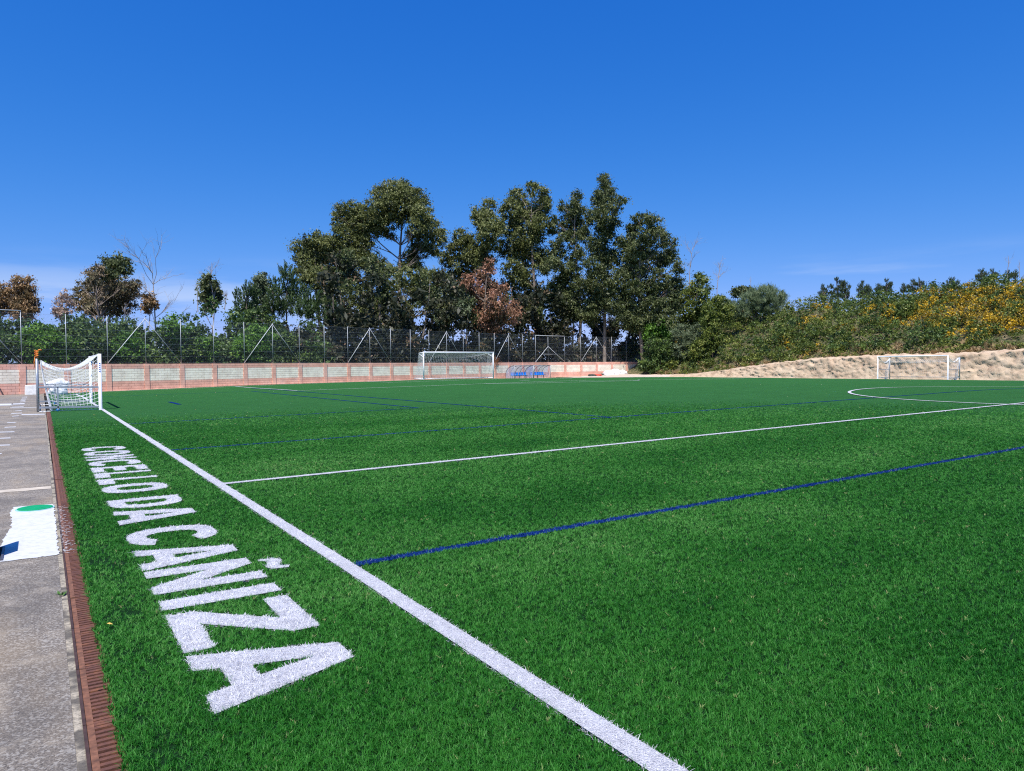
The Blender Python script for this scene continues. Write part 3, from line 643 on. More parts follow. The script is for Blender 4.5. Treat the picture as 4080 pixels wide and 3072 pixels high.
# ------------------------------------------------------------------ goals
def cord(mb, pts, r): mb.tube(pts, r, 3, False)
def net_panel(mb, fn, nu, nv, r, su=8, sv=8):
    for i in range(nu + 1): cord(mb, [fn(i / nu, k / sv) for k in range(sv + 1)], r)
    for j in range(nv + 1): cord(mb, [fn(k / su, j / nv) for k in range(su + 1)], r)
def small_goal(label, loc, flip):
    # local: goal mouth along y, field towards +x, net towards -x
    g = tag(empty('small_goal', loc, math.pi if flip else 0), label, 'goal')
    H, HW, BK = 2.06, 3.06, 1.98
    for s in (-1, 1):
        mb = MB(); n = 12; pr = [(math.cos(2 * math.pi * k / n) * .06, math.sin(2 * math.pi * k / n) * .05) for k in range(n)]
        mb.add([(a, s * HW + b, z) for z in (0, H + .05) for a, b in pr], [(k, (k + 1) % n, n + (k + 1) % n, n + k) for k in range(n)] + [tuple(range(n, 2 * n))]); po = mb.build('post', 'goal_white', g, True)
        if not flip and s < 0:
            mm_ = MB()
            for k in range(5): mm_.box(-.028 + .004 * (k % 2), .02, s * HW - .0525, s * HW - .0505, 1.42 + k * .075, 1.42 + k * .075 + .05)
            mm_.build('lettering', 'blue_mark', po)
        MB().tube([(-BK, s * HW, 0), (-BK, s * HW, 1.93)], .042, 12).build('rear_pole', 'galvanised', g, True)
        MB().bar((-BK, s * HW, .90), (-.05, s * HW, .86), .05, .06).build('side_rail', 'galvanised', g)
        MB().bar((-BK, s * HW, .16), (-.05, s * HW, .13), .05, .07).build('side_rail', 'galvanised', g)
        MB().bar((-1.36, s * HW, .10), (-1.36, s * HW, .88), .05).build('upright', 'galvanised', g)
        wl = MB().tube([(-1.36, s * HW - .025, .055), (-1.36, s * HW + .025, .055)], .055, 14).build('wheel', 'blue_plastic', g, True)
        MB().box(-1.385, -1.335, s * HW - .04, s * HW + .04, .05, .13).build('fork', 'galvanised', wl)
    mb = MB(); n = 12; pr = [(math.cos(2 * math.pi * k / n) * .06, math.sin(2 * math.pi * k / n) * .05) for k in range(n)]
    mb.add([(a, y, H + b) for y in (-HW, HW) for a, b in pr], [(k, (k + 1) % n, n + (k + 1) % n, n + k) for k in range(n)]); mb.build('crossbar', 'goal_white', g, True)
    MB().tube([(-BK, -HW, .2), (-BK, HW, .2)], .022, 8).build('ground_bar', 'galvanised', g, True)
    mb = MB(); r = .003 if flip else .006; sg = lambda t, a: -a * 4 * t * (1 - t)
    xb = lambda z: -1.86 + .30 * (1 - z) ** 1.3
    net_panel(mb, lambda u, v: (-.06 + (xb(1) + .06) * v, -HW + 2 * HW * u, H + (1.88 - H) * v + sg(v, .40) + sg(u, .12) * v), 36, 14, r, 10, 10)      # top
    net_panel(mb, lambda u, v: (xb(v) + .09 * math.sin(u * 40) * (1 - v) * .5, -HW + 2 * HW * u, .03 + v * (1.85 + sg(u, .12))), 36, 14, r, 36, 8)           # back
    for s in (-1, 1):
        ztop = lambda u: H + (1.88 - H) * u + sg(u, .40)
        net_panel(mb, lambda u, v: (-.06 + (xb(v) + .06) * u, s * (HW - .02) - s * .10 * math.sin(math.pi * u) * math.sin(math.pi * v), .03 + v * (ztop(u) - .03) + sg(u, .16) * v * (1 - v) * 2), 13, 14, r, 10, 10)
        if not flip: cord(mb, [(-1.95 + .02 * k + .03 * math.sin(k * 2.1), s * HW + .05 * math.cos(k), 0.02) for k in range(20)], .012)
    nets = mb.build('net', 'net_white', g)
    for s in (-1, 1):
        c_ = MB()
        for k in range(5): cord(c_, [(-.06 + (xb(1) + .06) * t, s * (HW - .02 - .02 * k), H + (1.88 - H) * t + sg(t, .40) - .02 * k * (t * (1 - t) * 4)) for t in np.linspace(0, 1, 11)], .007)
        for k in range(4): cord(c_, [(xb(t) + .02 * math.sin(k * 2 + t * 5), s * (HW - .02 * k), .03 + t * 1.84) for t in np.linspace(0, 1, 11)], .007)
        c_.build('net_rope', 'net_white', nets)
    return g
lg = small_goal('white goal at the left beside the drain, orange strap on its rear pole', (.0, Y7, float(gz(0, Y7))), False)
small_goal('white goal in front of the pale dirt bank at right', (W, Y7, float(gz(W, Y7)) - .02), True)
lg_z = float(gz(0, Y7))
mb = MB(); ps = [(-1.98 + .055 * math.cos(t), Y7 - 3.06 + .055 * math.sin(t), 1.97 + lg_z + .012 * t) for t in np.linspace(0, 22, 60)]; mb.tube(ps, .016, 6)
mb.tube([(-1.98 + .04, Y7 - 3.06, 2.2 + lg_z), (-1.9, Y7 - 3.06, 2.26 + lg_z), (-1.82, Y7 - 3.07, 2.24 + lg_z)], .02, 6); mb.tube([(-2.03, Y7 - 3.06, 1.99 + lg_z), (-2.06, Y7 - 3.07, 1.8 + lg_z), (-2.04, Y7 - 3.08, 1.6 + lg_z)], .012, 6)
tag(mb.build('strap', 'orange_strap', None, True), 'orange strap wound on the top of the rear goal pole', 'strap')

fg = tag(empty('large_goal', (W / 2, YE, float(gz(W / 2, YE)))), 'large white goal standing in front of the far block wall', 'goal')
H, HW = 2.5, 3.72
for s in (-1, 1):
    MB().tube([(s * HW, 0, 0), (s * HW, 0, H + .06)], .062, 12).build('post', 'goal_white', fg, True)
    st = MB().tube([(s * HW, 0, H - .02), (s * HW, .9, H - .05), (s * HW, 1.0, H - .12)], .03, 8).tube([(s * HW, 1.0, H - .12), (s * HW, .05, H - .42)], .025, 8); st.build('net_bracket', 'goal_white', fg, True)
    MB().tube([(s * HW, 0, .05), (s * HW, 2.0, .05)], .04, 8).build('ground_bar', 'goal_white', fg, True)
MB().tube([(-HW, 0, H), (HW, 0, H)], .062, 12).build('crossbar', 'goal_white', fg, True)
MB().tube([(-HW, 2.0, .05), (HW, 2.0, .05)], .04, 8).build('ground_bar', 'goal_white', fg, True)
mb = MB(); sg = lambda t, a: -a * 4 * t * (1 - t); r = .0065
yb_ = lambda v: 1.0 + 1.0 * (1 - v) ** 1.4
net_panel(mb, lambda u, v: (-HW + 2 * HW * u, 1.0 * v, H + (-.1) * v + sg(u, .38) * v), 44, 7, r, 22, 4)
net_panel(mb, lambda u, v: (-HW + 2 * HW * u, yb_(v) - .1 * math.sin(math.pi * u), .06 + v * (H - .16 + sg(u, .38))), 44, 18, r, 22, 8)
for s in (-1, 1): net_panel(mb, lambda u, v: (s * HW, yb_(v) * u, .06 + v * (H - .08 - .08 * u)), 11, 18, r, 6, 6)
mb.build('net', 'net_white', fg)

# ------------------------------------------------------------------ dugouts
def dugout(label, x_start, L, nrib):
    off = 2.15
    bx_, by_ = x_start, float(wall_y(x_start)) - off / WC
    z0 = float(gz(bx_, by_)) - .0
    g = tag(empty('dugout', (bx_, by_, z0), TH), label, 'dugout')
    HT, DP = 1.62, 1.35
    prof = [(DP, .0), (DP, .55)] + [(DP - DP * (1 - math.cos(t)) , .55 + (HT - .55) * math.sin(t)) for t in np.linspace(.15, math.pi / 2, 9)]
    sh = MB(); n = len(prof)
    sh.add([(x, y, z) for x in (0.02, L - .02) for y, z in prof], [(k, k + 1, n + k + 1, n + k) for k in range(n - 1)]); sh.build('shell', 'polycarbonate', g, True)
    for x in (0.0, L):
        sp = MB(); ring = prof + [(0.0, 0.0)]; sp.add([(x, y, max(z, .12)) for y, z in ring], [tuple(range(len(ring)))]); sp.build('side_panel', 'polycarbonate', g)
    for k in range(nrib):
        x = L * k / (nrib - 1); MB().tube([(x, y, z) for y, z in prof], .026, 6).build('rib', 'dark_tube', g, True)
    for x in (0, L): MB().tube([(x, 0, 0), (x, 0, HT)], .03, 8).build('front_post', 'fence_steel', g, True)
    MB().tube([(0, 0, HT), (L, 0, HT)], .028, 8).build('front_rail', 'fence_steel', g, True)
    MB().box(0, L, -.03, DP, -.06, .02).build('base_slab', 'kerb_pale', g)
    MB().box(.2, L - .2, .70, .76, .36, .42).build('seat_beam', 'dark_tube', g)
    for x in (.5, L / 2, L - .5): MB().bar((x, .73, .02), (x, .73, .37), .05).build('beam_leg', 'dark_tube', g)
    n = 6; st = (L - .6) / n
    for k in range(n):
        x = .3 + st * (k + .5) + .05; w = .21; v = []
        prf = [(.46, .44), (.50, .42), (.78, .40), (.88, .44), (.93, .60), (.96, .76), (.95, .80)]
        mb = MB(); m_ = len(prf)
        for th in (0, .025):
            for a, c_ in ((-w, .03), (-w * .8, 0), (w * .8, 0), (w, .03)):
                for y, z in prf: v.append((x + a, y - (c_ if z > .45 else 0) + th * .6, z + (c_ if z <= .45 else 0) - th))
        fs = []
        for b in (0, 1):
            for c_ in range(3):
                for j in range(m_ - 1):
                    o = b * 4 * m_ + c_ * m_ + j; f_ = (o, o + m_, o + m_ + 1, o + 1); fs.append(f_ if b == 0 else f_[::-1])
        mb.add(v, fs); mb.build('seat', 'blue_plastic', g, True)
    return g
dugout('curved dugout nearer the large goal, blue seats under clear shell', 46.05, 3.75, 5)
dugout('curved dugout farther from the large goal, blue seats beside the leaning plank', 49.72, 3.55, 5)

# ------------------------------------------------------------------ sacks, block, plank
def lump(name, loc, size, mat, label, cat, seed, rough=.18, group=None, sq=3.0, rz=0):
    n, k = 28, 18; V = []
    for j in range(k + 1):
        ph = -math.pi / 2 + math.pi * j / k
        for i in range(n):
            t = 2 * math.pi * i / n; d = Vector((math.cos(ph) * math.cos(t), math.cos(ph) * math.sin(t), math.sin(ph)))
            e = (abs(d.x) ** sq + abs(d.y) ** sq + abs(d.z) ** sq) ** (-1 / sq); p = d * e
            nn = mnoise.noise(p * 1.6 + Vector((seed, 0, 0))) + .5 * abs(mnoise.noise(p * 3.7 + Vector((0, seed, 0)))) + .25 * mnoise.noise(p * 8 + Vector((0, 0, seed))); p = p * (1 + rough * nn)
            p.z = max(p.z, -.85); V.append((p.x * size[0], p.y * size[1], (p.z + .85) * size[2] / 1.85))
    F = [(j * n + i, j * n + (i + 1) % n, (j + 1) * n + (i + 1) % n, (j + 1) * n + i) for j in range(k) for i in range(n)]
    o = link(name, mesh_np(name, V, F), mat); o.location = loc; o.rotation_euler = (0, 0, rz); tag(o, label, cat, group); return o
lump('bulk_bag', (-.95, 57.1, float(gz(-.9, 57)) - .01), (.5, .5, .95), 'white_sack', 'white bulk bag with crumpled top behind the left goal', 'bag', 3, .36, sq=4.5, rz=.4)
cb = MB(); cb.add([(-.36, -.3, 0), (.34, -.3, 0), (.34, .3, 0), (-.36, .3, 0), (-.33, -.26, .64), (.28, -.26, .66), (.28, .26, .66), (-.33, .26, .64)], [(0, 3, 2, 1), (4, 5, 6, 7), (0, 1, 5, 4), (1, 2, 6, 5), (2, 3, 7, 6), (3, 0, 4, 7)])
o = cb.build('concrete_block', 'concrete_block'); o.location = (-2.42, 57.7, float(gz(-2.4, 57.7))); o.rotation_euler = (0, 0, .1); tag(o, 'pale concrete block on the apron in front of the block wall', 'block')
bv = o.modifiers.new('bevel', 'BEVEL'); bv.width = .02; bv.segments = 2
def near_wall(u, off):       # point in front of the far wall on the column of photo pixel u
    best = min(np.linspace(30, 72, 900), key=lambda x: abs((lambda q_: 2040 + FPX * (q_ @ RC) / (q_ @ FW))(np.array([x, float(wall_y(x)) - off, 0]) - CAM) - u)); return float(best), float(wall_y(best)) - off
for u, sz, mt, lb, nm, off, sd_ in ((2423, (.7, .6, .8), 'white_sack', 'white sack, left one of the pile by the far wall', 'sack', 1.2, 5), (2451, (.75, .6, 1.0), 'white_sack', 'largest white sack in the middle of the pile by the far wall', 'sack', 1.3, 8), (2478, (.75, .6, .85), 'white_sack', 'white sack at the right end of the pile by the far wall', 'sack', 1.2, 11),
                                    (2381, (.7, .5, .36), 'red_sack', 'flat red sack left of the white sacks by the far wall', 'sack', 1.2, 14), (2358, (.55, .5, .38), 'dark_sheet', 'dark crumpled sheet on the ground left of the red sack', 'sheet', 1.2, 17), (2400, (.5, .4, .42), 'dark_sheet', 'dark crumpled sheet between the red sack and white sacks', 'sheet', .7, 19), (2566, (.25, .25, .3), 'white_sack', 'small white bag at the bush by the end of the wall', 'bag', .8, 23)):
    x, y = near_wall(u, off); lump(nm, (x, y, float(gz(x, y)) - .02), sz, mt, lb, 'sack' if nm == 'sack' else ('bag' if nm == 'bag' else 'sheet'), sd_, .3, 'pile by the far wall', 2.6, rz=sd_)
x, y = near_wall(2184, .1); x2, y2 = near_wall(2190, .75)
pk = MB().bar((x, y - .1, 1.05), (x2, y2, float(gz(x2, y2))), .10, .03).build('plank', 'plank_wood'); tag(pk, 'wooden plank leaning on the wall right of the dugouts', 'plank')
x, y = float(W0[0] - 1.35 * WC), float(W0[1] - 1.35 * WS)
tag(MB().tube([(x - .45, y - .22, 1.5), (x + .25, y - .5, ZB + .01)], .025, 8).build('pole', 'dark_tube', None, True), 'thin dark tube slanting against the wall at the left edge', 'pole')  # thin dark slanting tube, foot near the wall base

# ------------------------------------------------------------------ dirt bank and hillside
def cut_top(y): return np.interp(y, [-20, 10, 27, 33, 40, 46, 50, 55, 60, 64, 70, 90], [2.9, 2.7, 2.42, 2.12, 2.1, 1.92, 1.6, 1.12, .55, .2, .0, .0])
Z4 = lambda x, y: (2500 + x / 1.4, 950 + y / 1.4)
ridge = [at_x(*Z4(x, y), 86) for x, y in ((900, 360), (960, 345), (1060, 338), (1250, 348), (1400, 315), (1560, 300), (1700, 295), (1850, 275), (1950, 250), (2212, 228))][::-1]
RY = [-60] + [float(p[1]) for p in ridge] + [86, 120]; RZ = [12.5] + [float(p[2]) for p in ridge] + [float(ridge[-1][2]) - .5, float(ridge[-1][2]) - 2]
def hill_z(x, y):
    ct = cut_top(y); zr = np.interp(y, RY, RZ) - 1.3; lo = ct + (x - 66.3) * .12
    t = np.clip((x - 68.2) / (86 - 68.2), 0, 1); s = t ** .92
    z = lo + (np.maximum(zr - lo, 1)) * (s * .75 + .25 * sstep(t)); z = np.where(x > 86, zr - (x - 86) * .06, z)
    fade = 1 - sstep((y - 80) / 26); fade2 = sstep((x - 66) / 3)
    return np.where(x < 66.3, ct, z) * fade
def vn3(x, y, sc, s): return vnoise(x + 500, y + 500, sc, s) - .5
nx, ny = 70, 160
xs = np.concatenate([np.linspace(67.3, 90, 50), np.linspace(91, 150, 20)]); ys = np.linspace(-25, 118, ny); X, Y = np.meshgrid(xs, ys, indexing='ij')
Z = hill_z(X, Y) + (vn3(X, Y, .45, 11) * .5 + vn3(X, Y, 1.1, 12) * .22) * np.clip((X - 68) / 2, 0, 1) * (Y < 100); Z = np.where(Y > 80, np.maximum(Z, -.4), Z)
idx = np.arange(nx * ny).reshape(nx, ny); F = np.stack([idx[:-1, :-1], idx[1:, :-1], idx[1:, 1:], idx[:-1, 1:]], -1).reshape(-1, 4)
tag(link('hillside', mesh_np('hillside', np.stack([X, Y, Z], -1).reshape(-1, 3), F, smooth=True), 'hill_soil'), kind='structure')
# cut face
ny, nf = 640, 34; ys = np.linspace(-12, 77.6, ny); tf = np.linspace(0, 1, nf); V = np.zeros((ny, nf, 3))
for a, y in enumerate(ys):
    ct = float(cut_top(y)); 
    for b, t in enumerate(tf):
        if t < .62: k = t / .62; x = 64.7 + .9 * k ** .8 * min(1, ct / 1.2) + 1.2 * k * max(0, 1 - ct / 1.2); z = -.12 + (ct + .12) * k
        else: k = (t - .62) / .38; x0 = 64.7 + .9 * min(1, ct / 1.2) + 1.2 * max(0, 1 - ct / 1.2); x = x0 + (68.1 - x0) * k; z = ct + k * (float(hill_z(np.array(68.1), np.array(y))) - ct)
        amp = min(1, ct / 1.0 + .15) * min(1, t * 8); p = Vector((y * .9, z * 1.2, t * 2)); fx = 1 if t < .66 else .35
        nn = mnoise.noise(p * 1.1) * .18 + mnoise.noise(p * 3.1) * .12 + abs(mnoise.noise(p * 7.3)) * .17 + mnoise.noise(p * 15) * .07
        groove = -max(0, mnoise.noise(Vector((y * .55, 3.3, z * .25)))) * .3
        V[a, b] = (x + (nn + groove) * amp * fx, y, z + (mnoise.noise(p * 2.3 + Vector((9, 0, 0))) * .16 + mnoise.noise(p * 6.1) * .08) * amp)
idx = np.arange(ny * nf).reshape(ny, nf); F = np.stack([idx[:-1, :-1], idx[:-1, 1:], idx[1:, 1:], idx[1:, :-1]], -1).reshape(-1, 4)
tag(link('dirt_bank', mesh_np('dirt_bank', V.reshape(-1, 3), F), 'dirt'), kind='structure')
# bare strip between the turf and the wall end, and the pale ramp
xs = np.linspace(56, 66.5, 40); ys = np.linspace(0, 1, 50); X, T = np.meshgrid(xs, ys, indexing='ij'); Y = 64.5 + (66.5 - X) * .95 * (X < 66.5) + T * (wall_y(X) - .06 - (64.5 + (66.5 - X) * .95)); Z = gz(X, Y) + .02 + (vn3(X, Y, 1.3, 21) * .12 + .05) * sstep((X - 57.5) / 3) * 1.0; Z = gz(X, Y) + .012 + (Z - gz(X, Y) + .16 * sstep((X - 60) / 6)) * sstep(T * 5)
idx = np.arange(2000).reshape(40, 50); F = np.stack([idx[:-1, :-1], idx[1:, :-1], idx[1:, 1:], idx[:-1, 1:]], -1).reshape(-1, 4)
tag(link('bare_dirt', mesh_np('bare_dirt', np.stack([X, Y, Z], -1).reshape(-1, 3), F, smooth=True), 'pale_dirt'), kind='structure')
# ground behind the wall
V = []; xs = np.linspace(-40, 75, 60); tt = np.linspace(0, 1, 30)
X, T = np.meshgrid(xs, tt, indexing='ij'); Y = wall_y(X) + .1 + T * 70; Z = .35 + vn3(X, Y, .3, 31) * .6 - .9 * sstep((T * 70 - 30) / 40)
idx = np.arange(1800).reshape(60, 30); F = np.stack([idx[:-1, :-1], idx[1:, :-1], idx[1:, 1:], idx[:-1, 1:]], -1).reshape(-1, 4)
tag(link('woodland_floor', mesh_np('woodland_floor', np.stack([X, Y, Z], -1).reshape(-1, 3), F, smooth=True), 'wild_ground'), kind='structure')

# ------------------------------------------------------------------ foliage
def leaves(C, axis, L, Wd, rnd, seed, roll=None):
    r_ = np.random.default_rng(seed); n = len(C); a = axis / (np.linalg.norm(axis, axis=1, keepdims=True) + 1e-9)
    q_ = r_.normal(size=(n, 3)); s = np.cross(a, q_); s /= (np.linalg.norm(s, axis=1, keepdims=True) + 1e-9)
    L = np.broadcast_to(np.asarray(L), (n,))[:, None]; Wd = np.broadcast_to(np.asarray(Wd), (n,))[:, None]
    V = np.stack([C - a * L * .5, C + s * Wd * .5 - a * L * .05, C + a * L * .5, C - s * Wd * .5 - a * L * .05], 1).reshape(-1, 3)
    F = np.arange(4 * n).reshape(n, 4); return V, F, np.repeat(np.clip(rnd, 0, 1), 4)
def unit(r_, n): d = r_.normal(size=(n, 3)); return d / np.linalg.norm(d, axis=1, keepdims=True)
def crown_leaves(blobs, seed, sub_r=.75, per=66, dens=1.5, L=.33, Wd=.145, droop=.7, flat=.75, spread=.42, inner=1.0, inner_size=.95):
    r_ = np.random.default_rng(seed); Cs = []; Ax = []; Rn = []
    for c, r in blobs:
        c = np.asarray(c, float); r = np.asarray(r, float); area = 4 * math.pi * ((r[0] * r[2]) ** 1.6) ** (1 / 1.6); ns = max(3, int(dens * area / (sub_r ** 2 * 2.2)))
        dirs = unit(r_, ns); rad = r_.uniform(.45, 1.02, ns) ** .6; cen = c + dirs * r * rad[:, None]; tint = r_.normal(.5, .19, ns); sr = sub_r * r_.uniform(.55, 1.25, ns); bt = r_.normal(0, .06)
        for k in range(ns):
            m_ = int(per * r_.uniform(.6, 1.3) * (sr[k] / sub_r) ** 1.5) + 4; d = unit(r_, m_); rr = np.minimum(np.abs(r_.normal(0, .62, m_)), 1.5); off = d * rr[:, None] * sr[k]; off[:, 2] *= flat
            Cs.append(cen[k] + off); ax = d * .7 + r_.normal(size=(m_, 3)) * .6; ax[:, 2] -= droop; Ax.append(ax); Rn.append(np.clip(tint[k] + bt + r_.normal(0, .17, m_), 0, 1))
    C = np.concatenate(Cs); n = len(C); LL = L * r_.uniform(.6, 1.25, n); WW = Wd * r_.uniform(.6, 1.3, n)
    Ci = []
    for c, r in blobs:      # inner sprays: long overlapping leaf sprays round the twigs in the middle of each bough
        k = int(inner * r[0] * r[2] * 14) + 3; Ci.append(np.asarray(c) + unit(r_, k) * np.asarray(r) * (r_.random(k)[:, None] ** .5) * .72)
    Ci = np.concatenate(Ci); ni = len(Ci); ax = r_.normal(size=(ni, 3)); ax[:, 2] -= .4
    C = np.concatenate([C, Ci]); LL = np.concatenate([LL, r_.uniform(.55, 1.0, ni) * inner_size]); WW = np.concatenate([WW, r_.uniform(.25, .5, ni) * inner_size])
    return leaves(C, np.concatenate(Ax + [ax]), LL, WW, np.concatenate(Rn + [np.clip(r_.normal(.4, .15, ni), 0, 1)]), seed + 1)
def limb(mb, a, b, r0, r1, r_, wob=.06, n=6, sides=6):
    a = np.asarray(a, float); b = np.asarray(b, float); L = np.linalg.norm(b - a); pts = []; rs = []
    w = r_.normal(size=(2, 3)) * wob * L
    for k in range(n + 1):
        t = k / n; p = a + (b - a) * t + w[0] * math.sin(math.pi * t) * .6 + w[1] * math.sin(2 * math.pi * t) * .4; p[2] += .08 * L * math.sin(math.pi * t) * .5; pts.append(tuple(p)); rs.append(r0 + (r1 - r0) * t)
    mb.tube(pts, rs, sides, False)
    return pts
def floor_z(x, y): return .0
def tree(name, label, D, base_u, blobs_px, tf, leaf, bark, seed, group=None, trunk_r=.28, spread=1.6, zb=0.0, trunks=1, fill=.75, **kw):
    r_ = np.random.default_rng(seed); bl = []
    for b in blobs_px:
        x, y, rx, ry = b[:4]; u, v = tf(x, y); dd_ = b[4] if len(b) > 4 else r_.normal(0, spread)
        c = at_depth(u, v, D + dd_); k = (D + dd_) / FPX / tf.s; bl.append((c, (rx * k * 1.14, rx * k, ry * k * 1.08)))
    if fill:
        axu = at_depth(tf(base_u, 0)[0], 1450, D)
        for c, r in list(bl):
            if r_.random() < fill:
                c2 = np.array(c) + np.array([(axu[0] - c[0]) * .35, (axu[1] - c[1]) * .35 + r_.normal(0, 1.2), -r[2] * r_.uniform(.5, 1.1)]); bl.append((c2, (r[0] * .75, r[1] * .75, r[2] * .8)))
    ub, vb = tf(base_u, 0); base = at_depth(ub, 1450, D); base[2] = zb
    t = tag(empty(name, tuple(base)), label, 'tree', group); inv = Matrix.Translation(-Vector(base))
    V, F, rn = crown_leaves(bl, seed, **kw)
    cr_ = link('crown', mesh_np('crown', V, F, {'rnd': rn}), leaf, t); cr_.matrix_parent_inverse = inv
    mb = MB(); top = max(bl, key=lambda q_: q_[0][2])[0]
    for q_ in range(trunks):
        tp = np.array(top) + (r_.normal(0, 1.2, 3) if q_ else 0); bs = base + np.array([q_ * r_.normal(0, 1.0), q_ * r_.normal(0, .8), -.4])
        pts = limb(mb, bs, tp, trunk_r * .85 * (1 if q_ == 0 else .7), .03, r_, .02, 12, 8)
    P = np.array(pts)
    for c, r in bl:
        c = np.array(c); hz_ = c[2] - r[2] * .3; 
        st = P[np.argmin(np.abs(P[:, 2] - (hz_ - .45 * np.linalg.norm(c[:2] - P[:, :2][np.argmin(np.abs(P[:, 2] - hz_))]) - .8)))]
        ln = np.linalg.norm(c - st); r0 = min(trunk_r * .36, .022 + ln * .008); e = limb(mb, st, c, r0, .025, r_, .06, 6, 5)
        for q_ in range(5):
            s0 = e[r_.integers(2, 6)]; d = unit(r_, 1)[0]; d[2] = abs(d[2]) * .7; limb(mb, s0, np.array(c) + d * np.array(r) * .8, r0 * .4, .012, r_, .05, 4, 4)
    tr_ = mb.build('trunk', bark, t, True); tr_.matrix_parent_inverse = inv
    return t
class TF:
    def __init__(s, ox, oy, sc): s.ox, s.oy, s.s = ox, oy, sc
    def __call__(s, x, y): return s.ox + x / s.s, s.oy + y / s.s
Z8, Z3, Z4t, Z6t, Z1 = TF(1000, 650, 2.082), TF(1600, 650, 1.8433), TF(2500, 950, 1.4), TF(3200, 1050, 2.5136), TF(0, 1050, 2.1686)
tree('eucalyptus_tree', 'broadest tallest eucalyptus left of centre with an open window of branches', 104, 1240, [(1180, 230, 110, 90), (1290, 205, 70, 70), (1090, 270, 85, 85), (1370, 310, 95, 105), (1250, 350, 190, 90), (1050, 400, 150, 100), (850, 400, 130, 80), (745, 480, 75, 100), (930, 500, 170, 90), (1420, 430, 90, 85), (1490, 500, 60, 55),
     (1560, 610, 70, 80), (1440, 570, 80, 65), (1540, 720, 60, 45), (1390, 720, 80, 75, 3), (780, 620, 110, 110), (910, 640, 110, 80), (700, 700, 80, 90), (780, 760, 110, 90), (1165, 600, 50, 40, 2), (900, 800, 110, 90), (1320, 830, 90, 45, 2)], Z8, 'leaf_euc', 'bark_pale', 11, trunk_r=.5)
tree('eucalyptus_tree', 'rounded eucalyptus at the left shoulder of the broadest eucalyptus', 101, 560, [(540, 650, 100, 75), (430, 720, 85, 90), (630, 690, 90, 80), (480, 820, 110, 85), (640, 830, 110, 100), (560, 930, 120, 90), (430, 920, 70, 80), (700, 950, 100, 90), (800, 900, 90, 80), (660, 1060, 110, 90)], Z8, 'leaf_euc', 'bark_dark', 12, trunk_r=.35)
tree('eucalyptus_tree', 'low spreading pale leaved eucalyptus in front of the broadest eucalyptus', 95, 1290, [(1080, 880, 95, 60), (1330, 940, 120, 75), (1480, 950, 110, 75), (1180, 1030, 110, 70), (1580, 1010, 80, 80), (930, 1040, 100, 80), (860, 1130, 100, 80), (1020, 1260, 110, 75), (1180, 1300, 85, 60), (1400, 1090, 80, 55), (1700, 1090, 75, 75), (1740, 1200, 75, 75), (1330, 1180, 60, 50), (1540, 1150, 60, 60), (930, 1200, 90, 80)], Z8, 'leaf_euc', 'bark_pale', 13, trunk_r=.3, dens=1.3)
tree('eucalyptus_tree', 'eucalyptus with pointed top just right of the broad one', 106, 620, [(640, 330, 55, 65), (575, 395, 65, 80), (645, 430, 70, 70), (640, 510, 80, 70), (440, 545, 65, 60), (410, 640, 80, 80), (560, 620, 90, 80), (480, 740, 100, 75), (340, 720, 55, 55), (600, 720, 80, 70), (420, 830, 80, 60)], Z3, 'leaf_euc', 'bark_dark', 14, trunk_r=.35)
tree('eucalyptus_tree', 'wide twin topped eucalyptus behind the large goal and dugouts', 108, 980, [(960, 185, 45, 60), (1035, 235, 45, 60), (860, 250, 70, 65), (800, 335, 75, 75), (1040, 330, 60, 65), (930, 360, 100, 80), (1010, 440, 75, 65), (800, 460, 85, 85), (900, 550, 100, 85), (780, 630, 90, 80), (930, 680, 90, 75), (830, 780, 90, 75), (930, 860, 75, 65), (790, 880, 60, 55), (1010, 560, 50, 60), (900, 980, 90, 75), (1020, 700, 50, 70), (1000, 1010, 80, 75), (960, 1090, 80, 60)], Z3, 'leaf_euc', 'bark_pale', 15, trunk_r=.4)
tree('eucalyptus_tree', 'slender eucalyptus third from the right end of the grove', 106, 1265, [(1280, 255, 40, 50), (1200, 325, 45, 45), (1290, 350, 55, 55), (1230, 420, 80, 55), (1310, 490, 65, 65), (1220, 550, 75, 55), (1130, 630, 70, 70), (1270, 670, 75, 70), (1110, 760, 75, 65), (1240, 790, 80, 70), (1170, 900, 75, 65), (1300, 900, 65, 65), (1120, 430, 40, 50), (1200, 1040, 90, 75), (1100, 960, 75, 75), (1290, 1060, 80, 70)], Z3, 'leaf_euc_dark', 'bark_pale', 16, trunk_r=.32)
tree('eucalyptus_tree', 'tallest narrow eucalyptus with a spire top', 105, 1490, [(1490, 125, 40, 52), (1490, 205, 62, 55), (1440, 260, 42, 55), (1545, 265, 42, 60), (1500, 360, 85, 60), (1400, 400, 50, 55), (1565, 410, 35, 50), (1490, 470, 70, 55), (1440, 590, 75, 70), (1510, 690, 75, 70), (1400, 750, 70, 65), (1450, 850, 85, 70), (1530, 920, 60, 60), (1450, 1010, 90, 75), (1360, 900, 60, 65), (1370, 1080, 80, 70)], Z3, 'leaf_euc_dark', 'bark_pale', 17, trunk_r=.35)
